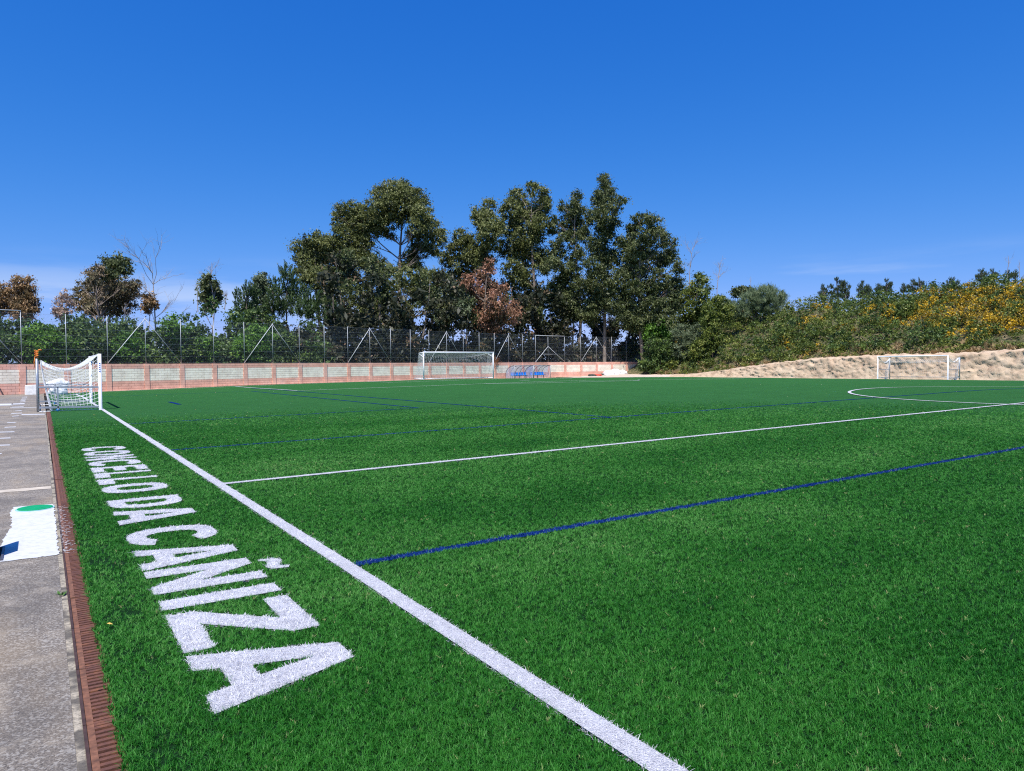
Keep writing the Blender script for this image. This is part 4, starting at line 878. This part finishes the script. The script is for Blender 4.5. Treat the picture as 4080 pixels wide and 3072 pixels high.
tree('eucalyptus_tree', 'bushy eucalyptus at the right end of the grove', 102, 1790, [(1750, 405, 60, 42), (1850, 425, 60, 42), (1700, 480, 50, 35), (1800, 520, 95, 50), (1905, 510, 40, 42), (1640, 575, 75, 55), (1760, 630, 120, 70), (1965, 575, 50, 42), (1985, 670, 60, 62), (1850, 730, 110, 70), (2030, 770, 40, 52), (1640, 710, 80, 70), (1700, 820, 100, 70), (1900, 850, 100, 70), (1985, 920, 60, 60), (1800, 950, 110, 70), (1660, 950, 80, 70), (1850, 1050, 110, 70), (1700, 1060, 90, 60), (2030, 880, 50, 55), (1960, 1020, 80, 70), (1760, 1130, 110, 70), (1930, 1140, 95, 70), (1650, 1150, 90, 70), (1560, 1040, 80, 80), (1590, 850, 70, 70)], Z3, 'leaf_euc_dark', 'bark_pale', 18, trunk_r=.38)
tree('eucalyptus_tree', 'rusty brown leaved eucalyptus in the middle of the grove', 94, 600, [(635, 750, 38, 50), (620, 820, 60, 55), (710, 920, 60, 60), (480, 880, 50, 55), (560, 980, 85, 70), (690, 1020, 85, 70), (830, 1065, 48, 42), (800, 1130, 75, 55), (560, 1110, 85, 65), (680, 1140, 80, 60)], Z3, 'leaf_red', 'bark_pale', 19, trunk_r=.2, dens=1.4)
tree('eucalyptus_tree', 'grey green young eucalyptus left of the rusty brown one', 93, 400, [(440, 1010, 60, 70), (380, 940, 60, 60), (330, 1050, 70, 70), (420, 1110, 70, 60), (250, 980, 60, 60), (270, 1120, 60, 60)], Z3, 'leaf_greygreen', 'bark_pale', 20, trunk_r=.15, dens=1.0)
tree('slim_tree', 'small loose green tree between the grove and the hill', 106, 390, [(400, 215, 28, 30), (385, 270, 48, 38), (430, 310, 42, 48), (330, 320, 50, 45), (350, 400, 55, 55), (420, 400, 45, 50)], Z4t, 'leaf_fern', 'bark_pale', 21, trunk_r=.15)
# left group
tree('eucalyptus_tree', 'brown and orange leaved tree near the left edge', 78, 190, [(190, 170, 70, 70), (150, 250, 85, 75), (240, 260, 70, 80), (280, 350, 55, 70), (140, 340, 70, 75), (210, 380, 90, 60)], Z1, 'leaf_euc_brown', 'bark_pale', 22, sub_r=.55, L=.26, Wd=.11, trunk_r=.15)
tree('eucalyptus_tree', 'brown leaved tree cut by the left edge of the picture', 79, -20, [(10, 250, 50, 65), (-30, 330, 80, 80), (40, 360, 60, 70), (-60, 230, 60, 60)], Z1, 'leaf_euc_brown', 'bark_pale', 23, sub_r=.55, L=.26, Wd=.11, trunk_r=.15)
tree('pale_tree', 'pale pinkish thin leaved young tree near the left edge', 76, 560, [(550, 260, 38, 45), (520, 340, 60, 55), (590, 330, 50, 60), (540, 420, 80, 50), (480, 400, 40, 40)], Z1, 'leaf_pale', 'twig_grey', 24, inner=.1, sub_r=.5, dens=.45, trunk_r=.08, L=.25, Wd=.1)
tree('eucalyptus_tree', 'eucalyptus with dark green top and brown lower leaves at left', 82, 890, [(1000, -20, 95, 45), (1060, 30, 75, 60), (960, 40, 70, 50), (930, 100, 70, 55)], Z1, 'leaf_euc_dark', 'bark_pale', 25, sub_r=.65, trunk_r=.22)
tree('eucalyptus_tree', 'brown leaved eucalyptus under the dark green top at left', 80, 860, [(840, 60, 55, 45), (780, 130, 80, 60), (880, 160, 90, 70), (730, 230, 80, 75), (850, 260, 110, 90), (980, 190, 90, 80), (1080, 190, 85, 75), (1150, 170, 45, 50), (1180, 230, 50, 50), (700, 330, 90, 60), (960, 300, 100, 80), (1090, 280, 80, 60), (1040, 370, 110, 60), (820, 370, 110, 60)], Z1, 'leaf_mixed', 'bark_pale', 26, sub_r=.6, dens=1.15, trunk_r=.22, L=.27, Wd=.11)
tree('pale_tree', 'small brownish tree beside the leafless tree', 78, 1300, [(1290, 290, 45, 45), (1280, 350, 50, 50), (1330, 360, 40, 50)], Z1, 'leaf_euc_brown', 'twig_grey', 27, sub_r=.5, trunk_r=.08, dens=.7)
tree('slim_tree', 'slender dark green tree with a bare tip left of the pines', 84, 1810, [(1810, 130, 35, 35), (1800, 180, 55, 45), (1850, 210, 45, 45), (1790, 260, 55, 60), (1860, 270, 50, 55), (1820, 330, 85, 50)], Z1, 'leaf_euc_dark', 'twig_grey', 28, sub_r=.6, trunk_r=.12)
tree('slim_tree', 'grey green eucalyptus standing just left of the pines', 90, 85, [(85, 950, 50, 42), (60, 1010, 62, 55), (120, 1030, 45, 60), (60, 1100, 60, 55), (100, 1190, 60, 80), (40, 1210, 60, 70)], Z8, 'leaf_greygreen', 'bark_pale', 29, sub_r=.65, trunk_r=.15, dens=1.3)
# pines: upright shoots
def pine(name, label, D, base_u, blobs_px, tf, seed, mat='needle_pine', group=None, zb=0, shoot=.9, dens=1.0, trunk_r=.16):
    r_ = np.random.default_rng(seed); Cs = []; Ax = []; Rn = []; bl = []
    for x, y, rx, ry in blobs_px:
        u, v = tf(x, y); c = at_depth(u, v, D + r_.normal(0, 1.2)); k = D / FPX / tf.s; bl.append((c, np.array((rx * k, rx * k, ry * k))))
    for c, r in bl:
        ns = int(dens * 4 * math.pi * r[0] * r[2] / (shoot ** 2 * .32)) + 3; d = unit(r_, ns); cen = c + d * r * (r_.uniform(.4, 1, ns) ** .6)[:, None]
        for k in range(ns):
            m_ = int(34 * r_.uniform(.7, 1.2)); dr = d[k] * .45 + np.array([0, 0, 1.0]) + r_.normal(0, .15, 3); dr /= np.linalg.norm(dr); L = shoot * r_.uniform(.6, 1.25)
            t = r_.random(m_); Cs.append(cen[k] + dr * (t * L)[:, None] + r_.normal(0, .10 * shoot, (m_, 3)) * (1.15 - t)[:, None]); Ax.append(dr + r_.normal(0, .55, (m_, 3))); Rn.append(np.clip(r_.normal(.42, .12) + t * .2 + r_.normal(0, .14, m_), 0, 1))
    C = np.concatenate(Cs); n = len(C); V, F, rn = leaves(C, np.concatenate(Ax), .30 * shoot * r_.uniform(.7, 1.3, n), .085 * shoot, np.concatenate(Rn), seed)
    ub, _ = tf(base_u, 0); base = at_depth(ub, 1450, D); base[2] = zb
    t_ = tag(empty(name, tuple(base)), label, 'tree', group); inv = Matrix.Translation(-Vector(base))
    o = link('crown', mesh_np('crown', V, F, {'rnd': rn}), mat, t_); o.matrix_parent_inverse = inv
    mb = MB(); top = max(bl, key=lambda q_: q_[0][2])[0]; P = np.array(limb(mb, base - np.array([0, 0, .5]), top, trunk_r, .03, r_, .015, 10, 7))
    for c, r in bl: limb(mb, P[np.argmin(np.abs(P[:, 2] - c[2] + .6))], c, .06, .02, r_, .05, 5, 5)
    o = mb.build('trunk', 'bark_dark', t_, True); o.matrix_parent_inverse = inv
pine('pine_tree', 'tallest dark pine at the left side of the grove', 90, 300, [(300, 920, 50, 55), (310, 1000, 75, 70), (380, 1080, 90, 70), (280, 1120, 100, 80), (370, 1200, 110, 80)], Z8, 41)
pine('pine_tree', 'narrow pine left of the tallest dark pine', 88, 185, [(185, 1020, 28, 50), (190, 1100, 50, 60), (170, 1200, 70, 70), (220, 1250, 80, 60)], Z8, 42)
pine('pine_tree', 'low broad pine in front of the rounded eucalyptus', 86, 520, [(520, 1130, 90, 65), (620, 1190, 95, 75), (460, 1220, 100, 70), (560, 1270, 110, 60), (700, 1260, 90, 65)], Z8, 43)
pine('pine_tree', 'dark spiky pine at the right end of the left shrubs', 78, 2120, [(2060, 290, 28, 45), (2130, 250, 35, 55), (2190, 260, 45, 60), (2080, 380, 55, 55), (2160, 360, 70, 70), (2110, 440, 80, 50)], Z1, 44, shoot=.8)
def ridge_pine(label, x, y0, y1, w, seed, rows):
    bl = []
    r_ = np.random.default_rng(seed)
    for k in range(rows):
        t = (k + .3) / rows; bl.append((x + r_.normal(0, w * .14), y0 + (y1 - y0) * t, w * (.13 + .3 * t) * r_.uniform(.75, 1.25), (y1 - y0) / rows * r_.uniform(.32, .5))); 
        if t > .25: bl.append((x + (1 if k % 2 else -1) * w * r_.uniform(.25, .5), y0 + (y1 - y0) * (t + .06), w * .18, (y1 - y0) / rows * .45))
    bl.append((x, y1 + 12, w * .45, 22)); u, v = Z6t(x, y1); c = at_depth(u, v, 112)
    pine('ridge_pine', label, 112, x, bl, Z6t, seed, 'needle_far', 'pines on the hill ridge', zb=float(c[2]) - 1.5, shoot=.42, dens=1.7, trunk_r=.1)
for lb, x, y0, y1, w, s_, rw in (('leftmost tall open pine on the hill ridge', 345, 155, 320, 150, 51, 5), ('small pine left of the tall open ridge pine', 205, 230, 320, 80, 52, 3), ('pine right of the tall open ridge pine', 420, 190, 330, 80, 60, 4), ('rounded dense pine on the ridge', 590, 190, 320, 110, 53, 4), ('low pine right of the rounded ridge pine', 665, 240, 320, 60, 61, 3), ('flat topped pine on the ridge with visible trunk', 845, 168, 270, 85, 54, 3), ('low bushy pine beside the flat topped one', 765, 220, 280, 80, 62, 3), ('wide pine in the middle of the ridge', 1090, 175, 260, 95, 55, 3), ('pointed pine touching the wide ridge pine', 1172, 165, 250, 60, 56, 4), ('low pine left of the wide ridge pine', 1000, 215, 265, 60, 63, 2), ('small lone pine on the ridge', 1305, 200, 250, 45, 57, 2), ('low broad pine right of the lone ridge pine', 1500, 155, 240, 120, 58, 3), ('leafy dark tree behind the yellow broom on the ridge', 1800, 75, 150, 130, 59, 3), ('second dark tree behind the yellow broom on the ridge', 1900, 70, 140, 80, 64, 2), ('small dark tree at the right end of the ridge', 2060, 85, 130, 60, 65, 2), ('last dark tree on the ridge at the right edge', 2120, 85, 125, 50, 66, 2)):
    ridge_pine(lb, x, y0, y1, w, s_, rw)
# leafless trees
def bare(label, D, tf, base, top, seed, spread=.5, r0=.09, n=9, zb=None, lev=3):
    r_ = np.random.default_rng(seed); a = at_depth(*tf(*base), D); b = at_depth(*tf(*top), D); mb = MB()
    if zb is not None: a[2] = zb
    pts = limb(mb, a, b, r0, .02, r_, .03, 10, 6); H_ = np.linalg.norm(b - a)
    def rec(p, d, L, r, k):
        e = p + d * L; q_ = limb(mb, p, e, r, r * .35, r_, .07, 4, 4)
        if k > 0:
            for _ in range(4):
                s0 = np.array(q_[r_.integers(1, 5)]); d2 = d + r_.normal(0, .55, 3); d2[2] += .15; d2 /= np.linalg.norm(d2); rec(s0, d2, L * r_.uniform(.4, .65), r * .5, k - 1)
    for k in range(n):
        i_ = r_.integers(4, 10); d = r_.normal(0, 1, 3) * spread; d[2] = abs(d[2]) * .5 + .75; d /= np.linalg.norm(d); rec(np.array(pts[i_]), d, H_ * r_.uniform(.16, .34), r0 * .34, lev - 1)
    t = tag(empty('leafless_tree', tuple(a)), label, 'tree'); o = mb.build('branches', 'twig_grey', t, True); o.matrix_parent_inverse = Matrix.Translation(-Vector(a))
bare('tall leafless grey tree between the brown trees at left', 80, Z1, (1360, 480), (1310, -10), 71, .7, .12, 13, zb=0)
bare('leafless tip rising behind the slender dark green tree', 85, Z1, (1820, 300), (1830, -10), 72, .5, .06, 7)
bare('leafless grey twigs left of the slender dark green tree', 83, Z1, (1710, 420), (1715, 200), 73, .4, .05, 7)
bare('leafless sapling right of the slender dark green tree', 83, Z1, (1940, 400), (1960, 250), 74, .4, .05, 6)
bare('leafless sapling at the right of the brown tree near the left edge', 76, Z1, (330, 420), (305, 200), 75, .5, .045, 6)
bare('leafless tree standing right of the grove', 108, Z4t, (350, 330), (365, 45), 76, .45, .08, 8)
bare('white leafless tree before the hill, right of the loose green tree', 102, Z4t, (500, 330), (510, 145), 77, .55, .06, 10)
bare('thin leafless stem on the hill behind the grey green broom', 101, Z4t, (690, 300), (688, 212), 78, .2, .03, 2)
bare('thin leafless stem on the ridge at the right', 100, Z4t, (2120, 220), (2123, 95), 79, .2, .04, 4)
bare('short leafless stem on the ridge near the right edge', 100, Z4t, (2185, 215), (2188, 135), 80, .2, .03, 3)
bare('leafless grey sapling in front of the thicket behind the fence', 74, Z1, (1090, 600), (1075, 380), 81, .45, .05, 8)

# thicket behind the left part of the fence and undergrowth below the grove
def mass(name, label, pts, mat, seed, cat='thicket', **kw):
    V, F, rn = crown_leaves(pts, seed, **kw); o = link(name, mesh_np(name, V, F, {'rnd': rn}), mat); tag(o, label, cat, kind='stuff'); return o
r_ = np.random.default_rng(91); bl = []
def behind_wall(u, off):
    lo, hi = -40.0, 100.0
    for _ in range(40):
        md = (lo + hi) / 2; q_ = np.array([md, float(wall_y(md)) + off, 0]) - CAM
        if 2040 + FPX * (q_ @ RC) / (q_ @ FW) < u: lo = md
        else: hi = md
    return md, float(wall_y(md)) + off
top_l = lambda u: np.interp(u, [-100, 0, 150, 250, 400, 560, 700, 800, 900, 1000, 1100, 1300], [1260, 1262, 1290, 1290, 1275, 1290, 1250, 1225, 1210, 1240, 1290, 1300])
for k in range(175):
    u = r_.uniform(-90, 1330); off = r_.uniform(1.8, 9); x, y = behind_wall(u, off); dep = (np.array([x, y, 0]) - CAM) @ FW; ztop = CH + (1490 - top_l(u)) * dep / FPX + .2; rr = r_.uniform(.9, 1.6)
    z = .3 + (ztop - rr * .8 - .3) * (r_.random() ** .75 if off > 3.5 else r_.random() * .8); bl.append(((x, y, z), (rr, rr, rr * .85)))
mass('thicket', 'dense green thicket behind the left part of the wire fence', bl, 'leaf_thicket', 92, sub_r=.6, per=36, dens=.72, L=.28, Wd=.14, droop=.3, inner=1.3, inner_size=.8)
bl = []
for u0, v0, rr in ((160, 1390, 1.5), (190, 1360, 1.2), (240, 1400, 1.3), (520, 1400, 1.2), (1010, 1400, 1.6), (1040, 1370, 1.3), (985, 1420, 1.2), (820, 1410, 1.2), (700, 1330, 1.1)):
    x, y = behind_wall(u0, 1.7); dep = (np.array([x, y, 0]) - CAM) @ FW; bl.append(((x, y, CH + (1490 - v0) * dep / FPX), (rr, rr * .7, rr)))
mass('pale_shrubs', 'lighter yellow green shrubs close behind the fence', bl, 'leaf_bright', 93, cat='shrubs', sub_r=.5, per=36, dens=.9, L=.26, Wd=.13, droop=.2)
bl = []
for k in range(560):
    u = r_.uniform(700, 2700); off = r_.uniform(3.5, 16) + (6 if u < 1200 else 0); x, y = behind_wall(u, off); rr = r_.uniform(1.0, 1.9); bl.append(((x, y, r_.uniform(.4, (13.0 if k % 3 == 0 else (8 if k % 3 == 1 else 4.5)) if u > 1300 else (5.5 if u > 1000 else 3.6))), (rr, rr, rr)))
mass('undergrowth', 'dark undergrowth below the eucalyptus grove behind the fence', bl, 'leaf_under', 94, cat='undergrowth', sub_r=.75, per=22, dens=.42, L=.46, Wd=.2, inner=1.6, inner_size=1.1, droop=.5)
# slender trunks seen in the shade below the grove
for k in range(16):
    u = 1330 + k * 80 + r_.normal(0, 22); x, y = behind_wall(u, r_.uniform(4, 11)); mb = MB(); hgt = r_.uniform(9, 14); limb(mb, (0, 0, -.5), (r_.normal(0, .7), r_.normal(0, .7), hgt), r_.uniform(.09, .2), .04, r_, .025, 9, 7)
    t = tag(empty('young_eucalyptus', (x, y, .2)), 'slim trunk standing in the shade below the eucalyptus grove', 'tree', 'slim trunks under the grove'); mb.build('trunk', 'bark_pale', t, True)
    V, F, rn = crown_leaves([((r_.normal(0, .4), r_.normal(0, .4), hgt * f_), (1.1, 1.1, 1.0)) for f_ in (.75, .9, 1.0)], 300 + k, sub_r=.6, per=30, dens=.6); link('crown', mesh_np('crown', V, F, {'rnd': rn}), 'leaf_euc_dark', t)
# dry vine on the wall top
r_ = np.random.default_rng(120); x, y = near_wall(1972, 0); mb = MB()
for k in range(40): limb(mb, (x + r_.normal(0, .3), y - .15, 2.3 + r_.normal(0, .25)), (x + r_.normal(0, .5), y - .25, 1.5 + r_.normal(0, .3)), .012, .006, r_, .15, 4, 4)
tag(mb.build('dry_vine', 'dry_vine'), 'dry brown vine hanging over the wall top behind the goal', 'vine')

# hillside scrub
r_ = np.random.default_rng(130)
def scrub_pts(n, sel, xr=(68.6, 88), yr=(16, 84)):
    o = []
    while len(o) < n:
        x = xr[0] + (xr[1] - xr[0]) * r_.random() ** 1.25; y = r_.uniform(*yr)
        if y > 72 and x < 72: continue
        s = sel(x, y)
        if s and r_.random() < s: o.append((x, y))
    return o
def yellow(x, y):
    q_ = np.array([x, y, float(hill_z(np.array(x), np.array(y))) + 1]) - CAM; u = 2040 + FPX * (q_ @ RC) / (q_ @ FW); v = 1536 - FPX * (q_ @ UC) / (q_ @ FW)
    a = sstep((u - 3500) / 350) * (1 if v < 1330 else .15) * (1 if v < 1300 - (4080 - u) * .1 else .35); n_ = vnoise(np.array([x * 1.0 + 40]), np.array([y * 1.0 + 40]), .35, 41)[0]
    b = .8 if n_ > .74 else 0; return max(a * (.35 + n_), b * .6)
def mk_scrub(pts, r0, r1, hmul):
    bl = []
    for x, y in pts:
        rr = r_.uniform(r0, r1) * (.75 + .5 * min(1, (x - 68) / 8)); z = float(hill_z(np.array(x), np.array(y))); bl.append(((x, y, z + rr * .35 * hmul), (rr, rr, rr * .75 * hmul)))
    return bl
mass('fern_scrub', 'green bracken and bramble scrub covering the hillside', mk_scrub(scrub_pts(225, lambda x, y: 1 - .8 * min(1, yellow(x, y))), .9, 1.8, .95), 'leaf_fern', 131, cat='scrub', sub_r=.5, per=38, dens=.42, L=.24, Wd=.12, droop=-.1, inner=.5, inner_size=.5)
mass('dark_scrub', 'darker green bushes among the hillside bracken', mk_scrub(scrub_pts(90, lambda x, y: 1 - .9 * min(1, yellow(x, y))), .9, 1.8, 1.1), 'leaf_thicket', 132, cat='scrub', sub_r=.5, per=36, dens=.5, L=.24, Wd=.11, droop=0, inner=.6, inner_size=.5)
mass('broom_scrub', 'yellow flowering broom on the upper right of the hillside', mk_scrub(scrub_pts(230, yellow), .8, 1.5, 1.0), 'leaf_broom', 133, cat='broom', sub_r=.5, per=40, dens=.38, L=.19, Wd=.11, droop=-.3, inner=.15, inner_size=.4)
dry = mk_scrub([(x, y) for x, y in scrub_pts(110, lambda x, y: 1, (67.6, 70.0), (20, 76))], .35, .75, .9)
mass('dry_grass', 'dry straw coloured grass along the foot of the hillside', dry, 'leaf_dry', 134, cat='grass', inner=0, sub_r=.35, per=30, dens=.7, L=.34, Wd=.05, droop=-1.1)
mass('low_scrub', 'low olive scrub at the top edge of the dirt bank', mk_scrub(scrub_pts(120, lambda x, y: 1 if y < 62 else .8, (67.4, 70.5), (18, 76)), .45, .95, .9), 'leaf_fern', 135, cat='scrub', inner=.3, inner_size=.35, sub_r=.38, per=30, dens=.8, L=.22, Wd=.1, droop=-.2)
def bush(name, label, D, blobs_px, tf, leaf, seed, **kw):
    bl = []; 
    for x, y, rx, ry in blobs_px: u, v = tf(x, y); k = D / FPX / tf.s; bl.append((at_depth(u, v, D), (rx * k, rx * k * .9, ry * k)))
    base = np.mean([b[0] for b in bl], axis=0); base[2] = min(b[0][2] - b[1][2] for b in bl); t = tag(empty(name, tuple(base)), label, 'bush'); V, F, rn = crown_leaves(bl, seed, **kw)
    o = link('foliage', mesh_np('foliage', V, F, {'rnd': rn}), leaf, t); o.matrix_parent_inverse = Matrix.Translation(-Vector(base)); mb = MB(); rr = np.random.default_rng(seed)
    for c, r in bl: limb(mb, base + np.array([0, 0, -.3]), c, .06, .015, rr, .06, 5, 5)
    o = mb.build('stem', 'bark_dark', t, True); o.matrix_parent_inverse = Matrix.Translation(-Vector(base))
bush('round_bush', 'bright green round bush beside the end of the fence', 101, [(180, 480, 70, 38), (130, 530, 50, 45), (220, 530, 60, 45)], Z4t, 'leaf_bright', 141, sub_r=.5, L=.26, Wd=.14)
bush('round_bush', 'mid green bush below the bright green bush at the wall end', 99, [(150, 610, 60, 55), (220, 620, 60, 60), (110, 680, 45, 45), (95, 715, 35, 30), (150, 725, 50, 25), (180, 690, 60, 40), (270, 650, 50, 50)], Z4t, 'leaf_thicket', 142, sub_r=.5, L=.26, Wd=.13)
bush('round_bush', 'grey olive bush right of the bright green bush', 98, [(300, 530, 55, 50), (350, 590, 60, 60), (310, 620, 60, 50), (400, 530, 50, 60)], Z4t, 'leaf_greygreen', 143, sub_r=.5, L=.26, Wd=.1, droop=-.4)
bush('round_bush', 'yellow green bush in front of the loose green tree', 95, [(470, 400, 50, 45), (510, 350, 50, 40), (460, 470, 60, 50), (540, 420, 55, 55), (400, 620, 60, 60), (470, 560, 70, 60)], Z4t, 'leaf_fern', 144, sub_r=.5, L=.26, Wd=.13)
bush('broom_bush', 'big feathery grey green broom on the hill crest', 98, [(760, 310, 75, 50), (835, 320, 55, 45), (690, 335, 55, 48), (770, 365, 100, 45), (620, 395, 55, 50), (560, 380, 45, 45)], Z4t, 'leaf_broom_green', 145, inner=.2, sub_r=.6, per=110, L=.6, Wd=.05, droop=-1.4)
bush('round_bush', 'dark green bush left of the feathery broom', 101, [(640, 285, 42, 26), (610, 305, 35, 25), (680, 300, 30, 25)], Z4t, 'leaf_euc_dark', 146, sub_r=.5)


# stray dry leaves
for u, v, lb in ((374, 1654, 'dry yellow leaf lying on the turf near the left goal'), (436, 2488, 'dry yellow leaf lying on the turf near the drain')):
    p = at_z(u, v, .03); k = .022 if v > 2000 else .05
    o = MB().add([(-k, 0, 0), (-k * .3, k * .4, .004), (k * .5, k * .35, .008), (k * 1.1, 0, .004), (k * .5, -k * .35, .002), (-k * .3, -k * .4, .006), (0, 0, .012)], [(0, 6, 1), (1, 6, 2), (2, 6, 3), (3, 6, 4), (4, 6, 5), (5, 6, 0)]).build('dry_leaf', 'leaf_litter')
    o.location = tuple(p); o.rotation_euler = (0.1, .1, u * 1.0); tag(o, lb, 'leaf')
